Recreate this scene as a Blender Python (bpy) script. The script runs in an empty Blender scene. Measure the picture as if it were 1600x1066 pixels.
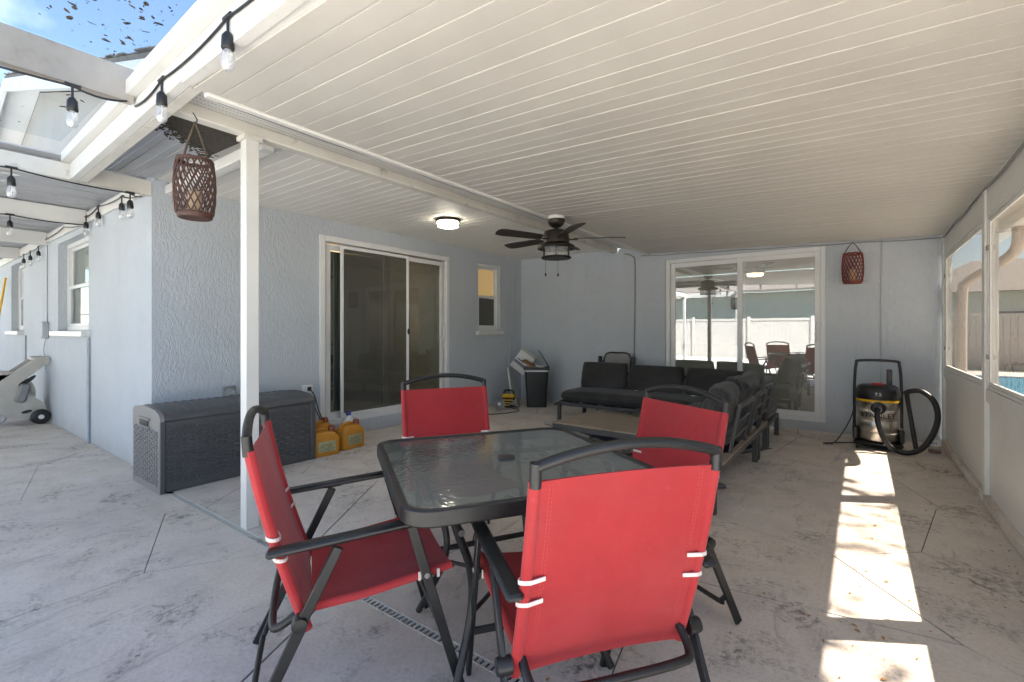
import bpy, math, random
from mathutils import Vector, Matrix
random.seed(7)
S = bpy.context.scene
C = S.collection
PI = math.pi
# ------------------------------------------------------------------ camera
YAW = math.atan2(545, 738)
cd = bpy.data.cameras.new('camera'); cam = bpy.data.objects.new('camera', cd); C.objects.link(cam)
cam.location = (0, 0, 1.2); cam.rotation_euler = (PI/2, 0, YAW)
cd.sensor_width = 36; cd.lens = 738/1600*36; cd.shift_y = -0.01
cd.clip_start = 0.05; cd.clip_end = 500
S.camera = cam
# ------------------------------------------------------------------ world, sun, exposure
SUN = Vector((0.6, 0.36, 1.0)).normalized()
W = bpy.data.worlds.new('World'); S.world = W; W.use_nodes = True
nt = W.node_tree; bg = nt.nodes['Background']
sky = nt.nodes.new('ShaderNodeTexSky'); sky.sky_type = 'NISHITA'; sky.sun_disc = False
sky.sun_elevation = math.asin(SUN.z); sky.sun_rotation = math.atan2(SUN.x, SUN.y)
sky.air_density = 1.0; sky.dust_density = 0.3; sky.ozone_density = 1.3
# faint wisps of cirrus over the whole sky
tc = nt.nodes.new('ShaderNodeTexCoord'); mp = nt.nodes.new('ShaderNodeMapping')
mp.inputs['Scale'].default_value = (1.5, 3.5, 5.0)
nz = nt.nodes.new('ShaderNodeTexNoise'); nz.inputs['Scale'].default_value = 2.2; nz.inputs['Detail'].default_value = 7
rp = nt.nodes.new('ShaderNodeValToRGB'); rp.color_ramp.elements[0].position = .5; rp.color_ramp.elements[1].position = .85
rp.color_ramp.elements[1].color = (.5, .5, .5, 1)
mx = nt.nodes.new('ShaderNodeMixRGB'); mx.inputs[2].default_value = (7.5, 8.0, 8.6, 1)
nt.links.new(tc.outputs['Generated'], mp.inputs[0]); nt.links.new(mp.outputs[0], nz.inputs[0])
nt.links.new(nz.outputs[0], rp.inputs[0]); nt.links.new(rp.outputs[0], mx.inputs[0])
nt.links.new(sky.outputs[0], mx.inputs[1]); nt.links.new(mx.outputs[0], bg.inputs[0])
bg.inputs[1].default_value = 0.05
sl = bpy.data.lights.new('sun', 'SUN'); sl.energy = 5.0; sl.angle = math.radians(.5); sl.color = (1, .965, .915)
so = bpy.data.objects.new('sun', sl); C.objects.link(so); so.location = (6, 4, 12)
so.rotation_euler = (-SUN).to_track_quat('-Z', 'Y').to_euler()
S.view_settings.view_transform = 'Standard'; S.view_settings.look = 'None'
S.view_settings.exposure = 2.9; S.view_settings.gamma = 1
S.render.engine = 'CYCLES'
S.cycles.max_bounces = 10; S.cycles.diffuse_bounces = 6; S.cycles.glossy_bounces = 4; S.cycles.transparent_max_bounces = 16

# ------------------------------------------------------------------ mesh helpers
class MB:
    def __init__(s): s.v = []; s.f = []
    def add(s, vs, fs, M=None):
        o = len(s.v)
        for p in vs:
            p = Vector(p)
            if M is not None: p = M @ p
            s.v.append(tuple(p))
        for f in fs: s.f.append(tuple(i+o for i in f))
        return s
    def box(s, x0, x1, y0, y1, z0, z1, b=0.0, M=None):
        if x0 > x1: x0, x1 = x1, x0
        if y0 > y1: y0, y1 = y1, y0
        if z0 > z1: z0, z1 = z1, z0
        if b <= 0:
            vs = [(x, y, z) for x in (x0, x1) for y in (y0, y1) for z in (z0, z1)]
            fs = [(0, 1, 3, 2), (4, 6, 7, 5), (0, 4, 5, 1), (2, 3, 7, 6), (0, 2, 6, 4), (1, 5, 7, 3)]
            return s.add(vs, fs, M)
        b = min(b, (x1-x0)*.49, (y1-y0)*.49, (z1-z0)*.49)
        lo = (x0, y0, z0); hi = (x1, y1, z1); vs = []; ix = {}
        for sx in (0, 1):
            for sy in (0, 1):
                for sz in (0, 1):
                    sg = (sx, sy, sz)
                    for a in range(3):
                        p = []
                        for k in range(3):
                            e = hi[k] if sg[k] else lo[k]
                            if k != a: e += -b if sg[k] else b
                            p.append(e)
                        ix[(sg, a)] = len(vs); vs.append(tuple(p))
        fs = []
        for a in range(3):
            u, w = (a+1) % 3, (a+2) % 3
            for sd in (0, 1):
                q = []
                for su, sw in ((0, 0), (1, 0), (1, 1), (0, 1)):
                    sg = [0, 0, 0]; sg[a] = sd; sg[u] = su; sg[w] = sw; q.append(ix[(tuple(sg), a)])
                fs.append(tuple(q if sd else q[::-1]))
        for a in range(3):
            u, w = (a+1) % 3, (a+2) % 3
            for su in (0, 1):
                for sw in (0, 1):
                    g0 = [0, 0, 0]; g1 = [0, 0, 0]; g1[a] = 1
                    g0[u] = g1[u] = su; g0[w] = g1[w] = sw
                    q = (ix[(tuple(g0), u)], ix[(tuple(g1), u)], ix[(tuple(g1), w)], ix[(tuple(g0), w)])
                    fs.append(q if (su ^ sw) else q[::-1])
        for sg in [(i, j, k) for i in (0, 1) for j in (0, 1) for k in (0, 1)]:
            q = (ix[(sg, 0)], ix[(sg, 1)], ix[(sg, 2)])
            fs.append(q if sum(sg) % 2 else q[::-1])
        return s.add(vs, fs, M)
    def bar(s, a, b, w, h, up=(0, 0, 1), bev=.003):
        """rectangular bar from a to b, w across, h along up"""
        a = Vector(a); b = Vector(b); d = b-a; L = d.length; d.normalize()
        up = Vector(up); x = d.cross(up)
        if x.length < 1e-4: x = d.cross(Vector((1, 0, 0)))
        x.normalize(); z = x.cross(d)
        M = Matrix((x, d, z)).transposed().to_4x4(); M.translation = a
        return s.box(-w/2, w/2, 0, L, -h/2, h/2, bev, M)
    def tube(s, pts, r, n=10, closed=False, caps=True):
        P = [Vector(p) for p in pts]; m = len(P)
        R = r if isinstance(r, (list, tuple)) else [r]*m
        tang = []
        for i in range(m):
            if closed: t = P[(i+1) % m]-P[i-1]
            elif i == 0: t = P[1]-P[0]
            elif i == m-1: t = P[-1]-P[-2]
            else: t = (P[i+1]-P[i]).normalized()+(P[i]-P[i-1]).normalized()
            tang.append(t.normalized())
        ref = Vector((0, 0, 1)) if abs(tang[0].z) < .9 else Vector((1, 0, 0))
        nrm = (ref-tang[0]*ref.dot(tang[0])).normalized(); vs = []
        for i in range(m):
            nrm = (nrm-tang[i]*nrm.dot(tang[i])).normalized(); bn = tang[i].cross(nrm)
            for k in range(n):
                a = 2*PI*k/n
                vs.append(P[i]+nrm*(R[i]*math.cos(a))+bn*(R[i]*math.sin(a)))
        fs = []
        for i in range(m if closed else m-1):
            j = (i+1) % m
            for k in range(n):
                l = (k+1) % n
                fs.append((i*n+k, i*n+l, j*n+l, j*n+k))
        if caps and not closed:
            fs.append(tuple(range(n))[::-1]); fs.append(tuple((m-1)*n+k for k in range(n)))
        return s.add(vs, fs)
    def lathe(s, prof, n=28, M=None):
        vs = []; fs = []; m = len(prof)
        for (r, z) in prof:
            for k in range(n):
                a = 2*PI*k/n; vs.append((r*math.cos(a), r*math.sin(a), z))
        for i in range(m-1):
            for k in range(n):
                l = (k+1) % n; fs.append((i*n+k, i*n+l, (i+1)*n+l, (i+1)*n+k))
        if prof[0][0] > 1e-5: fs.append(tuple(range(n))[::-1])
        if prof[-1][0] > 1e-5: fs.append(tuple((m-1)*n+k for k in range(n)))
        return s.add(vs, fs, M)
    def prism(s, poly, z0, z1, M=None):
        n = len(poly)
        vs = [(x, y, z0) for x, y in poly]+[(x, y, z1) for x, y in poly]
        fs = [tuple(range(n))[::-1], tuple(range(n, 2*n))]
        for i in range(n):
            j = (i+1) % n; fs.append((i, j, n+j, n+i))
        return s.add(vs, fs, M)
    def grid(s, fn, nu, nv, M=None):
        vs = [fn(i/nu, j/nv) for i in range(nu+1) for j in range(nv+1)]
        fs = [(i*(nv+1)+j, (i+1)*(nv+1)+j, (i+1)*(nv+1)+j+1, i*(nv+1)+j+1) for i in range(nu) for j in range(nv)]
        return s.add(vs, fs, M)
    def mesh(s, name, m, smooth=True, ang=40):
        me = bpy.data.meshes.new(name); me.from_pydata(s.v, [], s.f); me.update()
        if m is not None: me.materials.append(m)
        if smooth:
            for p in me.polygons: p.use_smooth = True
            me.set_sharp_from_angle(angle=math.radians(ang))
        return me
    def build(s, name, m, parent=None, smooth=True, ang=40, label=None, kind=None):
        o = bpy.data.objects.new(name, s.mesh(name, m, smooth, ang)); C.objects.link(o)
        if parent is not None: o.parent = parent
        if label: o['label'] = label
        if kind: o['kind'] = kind
        return o
def thing(name, label, cat, loc=(0, 0, 0), rz=0.0, group=None):
    o = bpy.data.objects.new(name, None); C.objects.link(o); o.empty_display_size = .1
    o.location = loc; o.rotation_euler = (0, 0, rz); o['label'] = label; o['category'] = cat
    if group: o['group'] = group
    return o
def tag(o, label, cat, group=None):
    o['label'] = label; o['category'] = cat
    if group: o['group'] = group
    return o
def part(name, parent, me):
    o = bpy.data.objects.new(name, me); C.objects.link(o); o.parent = parent; return o
def copy_tree(o, parent=None):
    c = o.copy(); C.objects.link(c); c.parent = parent
    for ch in o.children: copy_tree(ch, c)
    return c
def smooth_path(pts, n=8):
    P = [Vector(p) for p in pts]; out = []
    for i in range(len(P)-1):
        p0 = P[max(i-1, 0)]; p1 = P[i]; p2 = P[i+1]; p3 = P[min(i+2, len(P)-1)]
        for k in range(n):
            t = k/n
            out.append(.5*((2*p1)+(p2-p0)*t+(2*p0-5*p1+4*p2-p3)*t*t+(3*p1-p0-3*p2+p3)*t*t*t))
    out.append(P[-1]); return out
def round_poly(hx, hy, r, n=8):
    pts = []
    for cx, cy, a0 in ((hx-r, hy-r, 0), (-hx+r, hy-r, 90), (-hx+r, -hy+r, 180), (hx-r, -hy+r, 270)):
        for k in range(n+1):
            a = math.radians(a0+90*k/n); pts.append((cx+r*math.cos(a), cy+r*math.sin(a)))
    return pts
def text_geo(txt, size, extr=0.0006):
    cu = bpy.data.curves.new('t', 'FONT'); cu.body = txt; cu.size = size; cu.extrude = extr; cu.resolution_u = 2
    cu.align_x = 'CENTER'; cu.align_y = 'CENTER'
    o = bpy.data.objects.new('t', cu); C.objects.link(o)
    dg = bpy.context.evaluated_depsgraph_get(); me = bpy.data.meshes.new_from_object(o.evaluated_get(dg))
    vs = [tuple(v.co) for v in me.vertices]; fs = [tuple(p.vertices) for p in me.polygons]
    bpy.data.objects.remove(o); bpy.data.curves.remove(cu); bpy.data.meshes.remove(me)
    return vs, fs
# ------------------------------------------------------------------ materials
def _new(name):
    m = bpy.data.materials.new(name); m.use_nodes = True
    return m, m.node_tree, m.node_tree.nodes, m.node_tree.links, m.node_tree.nodes['Principled BSDF']
def noise(nd, lk, scale, detail=4, rough=.55, coord='Object', stretch=(1, 1, 1), dist=0):
    if coord == 'World': t = nd.new('ShaderNodeNewGeometry').outputs['Position']
    else: t = nd.new('ShaderNodeTexCoord').outputs['Object']
    mp = nd.new('ShaderNodeMapping'); mp.inputs['Scale'].default_value = stretch
    n = nd.new('ShaderNodeTexNoise'); n.inputs['Scale'].default_value = scale; n.inputs['Detail'].default_value = detail
    n.inputs['Roughness'].default_value = rough; n.inputs['Distortion'].default_value = dist
    lk.new(t, mp.inputs[0]); lk.new(mp.outputs[0], n.inputs[0]); return n.outputs[0]
def ramp(nd, lk, src, stops):
    r = nd.new('ShaderNodeValToRGB'); e = r.color_ramp.elements
    while len(e) < len(stops): e.new(.5)
    for i, (p, c) in enumerate(stops):
        e[i].position = p; e[i].color = (c, c, c, 1) if not isinstance(c, tuple) else (*c, 1)
    lk.new(src, r.inputs[0]); return r.outputs[0]
def mixc(nd, lk, fac, a, b, mode='MIX'):
    m = nd.new('ShaderNodeMixRGB'); m.blend_type = mode
    for i, v in ((0, fac), (1, a), (2, b)):
        if isinstance(v, (int, float)): m.inputs[i].default_value = v
        elif isinstance(v, tuple): m.inputs[i].default_value = (*v, 1)
        else: lk.new(v, m.inputs[i])
    return m.outputs[0]
def bump(nd, lk, bs, h, strength, dist=.01, prev=None):
    b = nd.new('ShaderNodeBump'); b.inputs['Strength'].default_value = strength; b.inputs['Distance'].default_value = dist
    lk.new(h, b.inputs['Height'])
    if prev is not None: lk.new(prev, b.inputs['Normal'])
    if bs is not None: lk.new(b.outputs[0], bs.inputs['Normal'])
    return b.outputs[0]
def pmat(name, col, rough=.5, metal=0, var=.12, scale=6, bmp=0, bscale=120, coord='Object', spec=.5, dirt=None, dirt_amt=.0, dirt_pos=.6):
    m, t, nd, lk, b = _new(name)
    n = noise(nd, lk, scale, 5, .6, coord)
    lo = tuple(max(c*(1-var), 0) for c in col); hi = tuple(min(c*(1+var), 1) for c in col)
    c = mixc(nd, lk, ramp(nd, lk, n, [(.3, 0.), (.7, 1.)]), lo, hi)
    if dirt:
        n2 = noise(nd, lk, scale*3.1, 8, .7, coord)
        c = mixc(nd, lk, ramp(nd, lk, n2, [(dirt_pos, 0.), (min(dirt_pos+.12, 1), dirt_amt)]), c, dirt)
    lk.new(c, b.inputs['Base Color'])
    b.inputs['Roughness'].default_value = rough; b.inputs['Metallic'].default_value = metal
    b.inputs['Specular IOR Level'].default_value = spec
    r = ramp(nd, lk, n, [(.2, max(rough-.08, .02)), (.8, min(rough+.1, 1))]); lk.new(r, b.inputs['Roughness'])
    if bmp: bump(nd, lk, b, noise(nd, lk, bscale, 3, .5, coord), bmp, .004)
    return m
def stucco_mat(name, col):
    m, t, nd, lk, b = _new(name)
    big = noise(nd, lk, .9, 5, .6, 'World'); fine = noise(nd, lk, 9, 6, .65, 'World')
    c = mixc(nd, lk, ramp(nd, lk, big, [(.3, 0.), (.7, 1.)]), tuple(x*.93 for x in col), tuple(min(1, x*1.05) for x in col))
    c = mixc(nd, lk, ramp(nd, lk, fine, [(.55, 0.), (.78, .35)]), c, tuple(x*.8 for x in col))
    sp_ = nd.new('ShaderNodeSeparateXYZ'); lk.new(nd.new('ShaderNodeNewGeometry').outputs['Position'], sp_.inputs[0])
    lo_ = nd.new('ShaderNodeMapRange'); lo_.inputs[1].default_value = 0; lo_.inputs[2].default_value = .22; lo_.inputs[3].default_value = .5; lo_.inputs[4].default_value = 0
    lk.new(sp_.outputs[2], lo_.inputs[0])
    gr = nd.new('ShaderNodeMath'); gr.operation = 'MULTIPLY'; lk.new(lo_.outputs[0], gr.inputs[0]); lk.new(noise(nd, lk, 7, 6, .7, 'World', (1, 1, .5)), gr.inputs[1])
    c = mixc(nd, lk, gr.outputs[0], c, (.22, .20, .17))       # splash dirt
    drip = noise(nd, lk, 3.5, 5, .65, 'World', (1, 1, .12))
    c = mixc(nd, lk, ramp(nd, lk, drip, [(.60, 0.), (.74, .3)]), c, tuple(x*.72 for x in col))
    lk.new(c, b.inputs['Base Color']); b.inputs['Roughness'].default_value = .75; b.inputs['Specular IOR Level'].default_value = .3
    # knock-down trowel swirls: warped, vertically drawn out ridges
    g = nd.new('ShaderNodeNewGeometry').outputs['Position']
    wn = nd.new('ShaderNodeTexNoise'); wn.inputs['Scale'].default_value = 3.2; wn.inputs['Detail'].default_value = 2
    lk.new(g, wn.inputs[0])
    ad = nd.new('ShaderNodeVectorMath'); ad.operation = 'MULTIPLY_ADD'; ad.inputs[1].default_value = (.14, .14, .14)
    lk.new(wn.outputs['Color'], ad.inputs[0]); lk.new(g, ad.inputs[2])
    mp = nd.new('ShaderNodeMapping'); mp.inputs['Scale'].default_value = (1, 1, .36); lk.new(ad.outputs[0], mp.inputs[0])
    n1 = nd.new('ShaderNodeTexNoise'); n1.inputs['Scale'].default_value = 25; n1.inputs['Detail'].default_value = 3.5
    n1.inputs['Roughness'].default_value = .55; lk.new(mp.outputs[0], n1.inputs[0])
    rd = ramp(nd, lk, n1.outputs[0], [(.40, 0.), (.50, 1.), (.60, .15)])
    p = bump(nd, lk, None, rd, .5, .006)
    bump(nd, lk, b, noise(nd, lk, 140, 3, .6, 'World'), .25, .003, p)
    return m
STAINS = [(-3.55, 1.20, .34), (-1.57, 1.24, .16), (-.23, 2.35, .28), (.55, 4.3, .40), (.50, 3.2, .45), (.60, 5.4, .35), (-4.3, 1.05, .30), (-1.0, 1.15, .18), (-.75, 3.1, .3), (-2.4, .75, .20), (.2, 5.1, .25)]
def concrete_mat(name, base, seed=0):
    m, t, nd, lk, b = _new(name)
    g = 'World'
    big = noise(nd, lk, .7, 6, .62, g); mid = noise(nd, lk, 4.2, 8, .72, g); fine = noise(nd, lk, 60, 5, .75, g)
    c = mixc(nd, lk, ramp(nd, lk, big, [(.3, 0.), (.7, 1.)]), tuple(x*.84 for x in base), tuple(x*1.08 for x in base))
    c = mixc(nd, lk, ramp(nd, lk, mid, [(.46, 0.), (.72, .5)]), c, tuple(x*.62 for x in base))
    c = mixc(nd, lk, ramp(nd, lk, fine, [(.35, .30), (.55, 0.)]), c, tuple(x*.45 for x in base))
    mold = noise(nd, lk, 2.1, 10, .78, g, (1, 1, 1), .6)
    spots = noise(nd, lk, 34, 4, .7, g)
    mk = mixc(nd, lk, 1.0, ramp(nd, lk, mold, [(.51, 0.), (.68, 1.)]), ramp(nd, lk, spots, [(.44, 0.), (.60, 1.)]), 'MULTIPLY')
    c = mixc(nd, lk, mk, c, (.055, .05, .045))
    if seed:      # mould blooms where water stands: by the drain, the box corner and the window-wall kerb
        pos = nd.new('ShaderNodeNewGeometry').outputs['Position']; acc = None
        for (sx, sy, sr) in STAINS:
            d = nd.new('ShaderNodeVectorMath'); d.operation = 'DISTANCE'; d.inputs[1].default_value = (sx, sy, 0); lk.new(pos, d.inputs[0])
            mr = nd.new('ShaderNodeMapRange'); mr.interpolation_type = 'SMOOTHSTEP'
            mr.inputs[1].default_value = 0; mr.inputs[2].default_value = sr; mr.inputs[3].default_value = 1; mr.inputs[4].default_value = 0
            lk.new(d.outputs['Value'], mr.inputs[0])
            if acc is None: acc = mr.outputs[0]
            else:
                mx_ = nd.new('ShaderNodeMath'); mx_.operation = 'MAXIMUM'; lk.new(acc, mx_.inputs[0]); lk.new(mr.outputs[0], mx_.inputs[1]); acc = mx_.outputs[0]
        sn = noise(nd, lk, 13, 8, .75, g, (1, 1, 1), 1.2)
        sm = nd.new('ShaderNodeMath'); sm.operation = 'MULTIPLY_ADD'; sm.inputs[1].default_value = .21; lk.new(acc, sm.inputs[0]); lk.new(sn, sm.inputs[2])
        c = mixc(nd, lk, ramp(nd, lk, sm.outputs[0], [(.67, 0.), (.80, .8)]), c, (.12, .108, .095))
        # long water trails along the floor
        tr = noise(nd, lk, 5, 6, .7, g, (1.4, .35, 1), 1.5)
        c = mixc(nd, lk, ramp(nd, lk, tr, [(.58, 0.), (.66, .5), (.74, .1)]), c, tuple(x*.42 for x in base))
    warm = noise(nd, lk, 1.3, 3, .5, g)
    c = mixc(nd, lk, ramp(nd, lk, warm, [(.5, 0.), (.75, .35)]), c, (base[0]*.90, base[1]*.83, base[2]*.72))
    lk.new(c, b.inputs['Base Color'])
    lk.new(ramp(nd, lk, mid, [(.3, .62), (.7, .85)]), b.inputs['Roughness']); b.inputs['Specular IOR Level'].default_value = .35
    p = bump(nd, lk, None, mid, .25, .01)
    bump(nd, lk, b, fine, .35, .003, p)
    return m
def thin_glass(name, tint, refl_add=.0, haze=None, haze_amt=0, wave=0, wscale=6, rough=.01, wdist=.02, detail=3, refl=1.0):
    m, t, nd, lk, b = _new(name); out = nd['Material Output']
    tr = nd.new('ShaderNodeBsdfTransparent'); tr.inputs[0].default_value = (*tint, 1)
    gl = nd.new('ShaderNodeBsdfGlossy'); gl.inputs['Roughness'].default_value = rough
    # Schlick reflectance, the same from either side of the sheet
    lw = nd.new('ShaderNodeLayerWeight'); lw.inputs[0].default_value = .5
    pw = nd.new('ShaderNodeMath'); pw.operation = 'POWER'; pw.inputs[1].default_value = 5; lk.new(lw.outputs['Facing'], pw.inputs[0])
    fr = nd.new('ShaderNodeMath'); fr.operation = 'MULTIPLY_ADD'; fr.inputs[1].default_value = .93*refl; fr.inputs[2].default_value = .07*refl; lk.new(pw.outputs[0], fr.inputs[0])
    ad = nd.new('ShaderNodeMath'); ad.operation = 'ADD'; ad.use_clamp = True; ad.inputs[1].default_value = refl_add
    lk.new(fr.outputs[0], ad.inputs[0])
    base = tr.outputs[0]
    if haze:
        df = nd.new('ShaderNodeBsdfDiffuse'); df.inputs[0].default_value = (*haze, 1)
        m1 = nd.new('ShaderNodeMixShader'); m1.inputs[0].default_value = haze_amt
        lk.new(base, m1.inputs[1]); lk.new(df.outputs[0], m1.inputs[2]); base = m1.outputs[0]
    ms = nd.new('ShaderNodeMixShader'); lk.new(ad.outputs[0], ms.inputs[0]); lk.new(base, ms.inputs[1]); lk.new(gl.outputs[0], ms.inputs[2])
    if wave:
        nrm = bump(nd, lk, None, noise(nd, lk, wscale, detail, .5, 'World'), wave, wdist)
        lk.new(nrm, gl.inputs['Normal'])
    lk.new(ms.outputs[0], out.inputs[0]); return m
def emit_mat(name, col, strength):
    m, t, nd, lk, b = _new(name)
    b.inputs['Base Color'].default_value = (*col, 1); b.inputs['Emission Color'].default_value = (*col, 1)
    b.inputs['Emission Strength'].default_value = strength; b.inputs['Roughness'].default_value = .4
    return m
def fabric_mat(name, col, weave=900, dirt=True):
    m, t, nd, lk, b = _new(name)
    n = noise(nd, lk, 5, 5, .6); f = noise(nd, lk, 46, 5, .7)
    c = mixc(nd, lk, ramp(nd, lk, n, [(.3, 0.), (.75, 1.)]), tuple(x*.9 for x in col), tuple(min(1, x*1.08) for x in col))
    if dirt: c = mixc(nd, lk, ramp(nd, lk, f, [(.60, 0.), (.8, .22)]), c, tuple(min(1, x*.6+.16) for x in col))
    fd = noise(nd, lk, 2.2, 4, .6); c = mixc(nd, lk, ramp(nd, lk, fd, [(.42, 0.), (.75, .22)]), c, tuple(min(1, x*.75+.09) for x in col))
    lk.new(c, b.inputs['Base Color']); b.inputs['Roughness'].default_value = .68
    b.inputs['Specular IOR Level'].default_value = .3; b.inputs['Sheen Weight'].default_value = .12
    p = bump(nd, lk, None, noise(nd, lk, 5.5, 3, .5), .4, .02)
    bump(nd, lk, b, noise(nd, lk, weave, 1, .5), .2, .0012, p)
    return m
M = {}
M['stucco'] = stucco_mat('blue_stucco', (.475, .515, .555))
M['gable'] = stucco_mat('gable_stucco', (.40, .385, .36))
M['stained'] = pmat('stained_beam', (.30, .278, .25), .55, var=.28, scale=1.6, coord='World', dirt=(.16, .14, .11), dirt_amt=.5, dirt_pos=.56)
M['concrete'] = concrete_mat('patio_concrete', (.66, .60, .535), 1)
M['deck'] = concrete_mat('pool_deck_concrete', (.58, .56, .525))
M['joint'] = pmat('joint_dirt', (.045, .041, .037), .9, coord='World')
M['white_al'] = pmat('white_aluminium', (.66, .66, .63), .42, var=.05, scale=4, coord='World', dirt=(.34, .33, .27), dirt_amt=.35, dirt_pos=.6)
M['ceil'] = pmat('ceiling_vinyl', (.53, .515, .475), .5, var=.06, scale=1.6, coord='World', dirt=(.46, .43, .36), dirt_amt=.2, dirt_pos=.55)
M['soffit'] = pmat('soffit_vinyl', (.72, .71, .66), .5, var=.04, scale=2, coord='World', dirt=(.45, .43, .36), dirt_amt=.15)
M['frame'] = pmat('window_vinyl', (.68, .69, .69), .4, var=.03, scale=5, dirt=(.4, .4, .38), dirt_amt=.2, dirt_pos=.64)
M['mildew_al'] = pmat('weathered_aluminium', (.60, .585, .53), .5, var=.10, scale=2.3, coord='World', dirt=(.20, .18, .13), dirt_amt=.65, dirt_pos=.57)
M['tin'] = pmat('grey_roof_metal', (.42, .43, .45), .5, .2, var=.12, scale=1.2, coord='World', dirt=(.2, .19, .17), dirt_amt=.5)
M['black'] = pmat('black_painted_steel', (.0135, .014, .0145), .42, .1, var=.25, scale=14, dirt=(.10, .055, .03), dirt_amt=.55, dirt_pos=.66, bmp=.06, bscale=300)
M['char'] = pmat('charcoal_aluminium', (.055, .056, .057), .5, .2, var=.15, scale=8)
M['red'] = fabric_mat('red_sling_fabric', (.36, .020, .023))
M['thread'] = pmat('red_thread', (.47, .055, .055), .8)
M['strap'] = pmat('white_strap', (.70, .60, .56), .7)
M['cushion'] = fabric_mat('charcoal_cushion', (.026, .0255, .0245), 500, True)
M['resin'] = pmat('dark_grey_resin', (.078, .080, .082), .42, var=.12, scale=7, bmp=.1, bscale=200)
M['resin_end'] = pmat('grey_resin', (.21, .205, .20), .5, var=.10, scale=7, bmp=.1, bscale=200)
M['bronze'] = pmat('bronze_fan_metal', (.035, .029, .023), .42, .6, var=.25, scale=10, dirt=(.09, .045, .02), dirt_amt=.4)
M['blade'] = pmat('dark_wood_blade', (.030, .023, .018), .5, var=.3, scale=9)
M['wicker'] = pmat('red_brown_wicker', (.062, .026, .017), .6, var=.35, scale=30)
M['wicker_red'] = pmat('red_wicker', (.17, .030, .020), .6, var=.35, scale=30)
M['candle'] = pmat('cream_candle', (.46, .34, .22), .6)
M['wood'] = None
M['glass_bright'] = thin_glass('coated_hazed_glass', (.74, .77, .68), .29, (.62, .62, .53), .36, wave=.06, wscale=1.3, wdist=.006)  # pale haze colour lightens the pane, standing in for a bright hazy reflection
M['glass'] = thin_glass('door_glass', (.80, .86, .82), .10, wave=.05, wscale=1.6, wdist=.006)
M['glass_dark'] = thin_glass('screened_door_glass', (.40, .41, .37), .00, (.13, .127, .11), .55, rough=.03, refl=1.1)
M['vinyl'] = thin_glass('bronze_vinyl_window', (.72, .64, .56), .02, (.36, .275, .21), .42, wave=.22, wscale=2.3, wdist=.03)
M['clear'] = thin_glass('clear_roof_panel', (.93, .95, .96), .0, refl=.12)
M['table_glass'] = thin_glass('pebbled_table_glass', (.70, .75, .72), .06, (.30, .32, .30), .30, wave=.17, wscale=38, wdist=.005, rough=.07, detail=2)
M['lamp_glass'] = thin_glass('lamp_glass', (.9, .92, .92), .04, (.7, .7, .68), .12)
M['bulb'] = thin_glass('clear_bulb', (.92, .93, .93), .08, (.8, .8, .8), .22)
M['lamp_on'] = emit_mat('lit_diffuser', (1, .90, .74), 4.5)
M['warm_on'] = emit_mat('warm_indoor_lamp', (1, .74, .46), 1.6)
M['amber_on'] = emit_mat('amber_lit_pane', (.50, .34, .14), .075)
M['yellow_can'] = pmat('yellow_can_plastic', (.50, .215, .018), .42, var=.14, scale=9, bmp=.05)
M['can_cap'] = pmat('red_brown_cap', (.25, .07, .03), .5)
M['can_label'] = pmat('green_grey_label', (.36, .36, .20), .6, var=.3, scale=60)
M['white_pl'] = pmat('white_plastic', (.70, .71, .70), .4)
M['blue_pl'] = pmat('blue_plastic', (.03, .05, .22), .4)
M['black_pl'] = pmat('black_plastic', (.013, .013, .014), .38, var=.2)
M['grey_pl'] = pmat('grey_plastic', (.22, .22, .22), .45)
M['steel'] = pmat('brushed_steel', (.66, .63, .58), .30, 1.0, var=.06, scale=3)
M['yellow'] = pmat('yellow_plastic', (.70, .42, .02), .4)
M['red_pl'] = pmat('red_plastic', (.5, .02, .02), .4)
M['card'] = pmat('brown_cardboard', (.27, .155, .07), .8, var=.12)
M['card_white'] = pmat('white_carton', (.62, .62, .60), .6, var=.05)
M['beige_pl'] = pmat('beige_reel_plastic', (.46, .435, .39), .5, var=.08, dirt=(.25, .22, .17), dirt_amt=.4)
M['hose'] = pmat('grey_hose', (.34, .33, .36), .5)
M['shingle'] = pmat('grey_shingle', (.16, .145, .13), .9, var=.3, scale=14, coord='World', bmp=.4, bscale=40)
M['leaf'] = pmat('dead_leaf', (.085, .060, .035), .8, var=.5, scale=12)
M['leaf_tan'] = pmat('tan_leaf', (.36, .20, .07), .8, var=.35, scale=20)
M['dark_nest'] = pmat('dark_debris', (.05, .042, .033), .95, var=.5, scale=40, bmp=1, bscale=60)
M['interior'] = pmat('olive_interior_wall', (.42, .42, .38), .8, coord='World')
M['interior_floor'] = pmat('interior_floor', (.16, .14, .11), .5, coord='World')
M['curtain'] = pmat('dark_insect_screen', (.10, .098, .085), .8, var=.12, scale=30)
M['grass_green'] = pmat('lawn', (.07, .10, .035), .9, var=.4, scale=5, coord='World', bmp=.8, bscale=60)
M['fence'] = pmat('white_vinyl_fence', (.50, .49, .46), .45, var=.05, coord='World')
M['tan_fence'] = pmat('tan_fence', (.50, .42, .34), .6, var=.1, coord='World')
M['siding'] = pmat('white_siding', (.68, .67, .63), .6, var=.05, coord='World')
M['water'] = None
M['navy'] = pmat('navy_rug', (.016, .018, .055), .95, var=.25, scale=60)
M['rug_white'] = pmat('white_rug_stripe', (.58, .58, .55), .95)
M['cream'] = pmat('painted_conduit', (.42, .455, .49), .6, coord='World')
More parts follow.
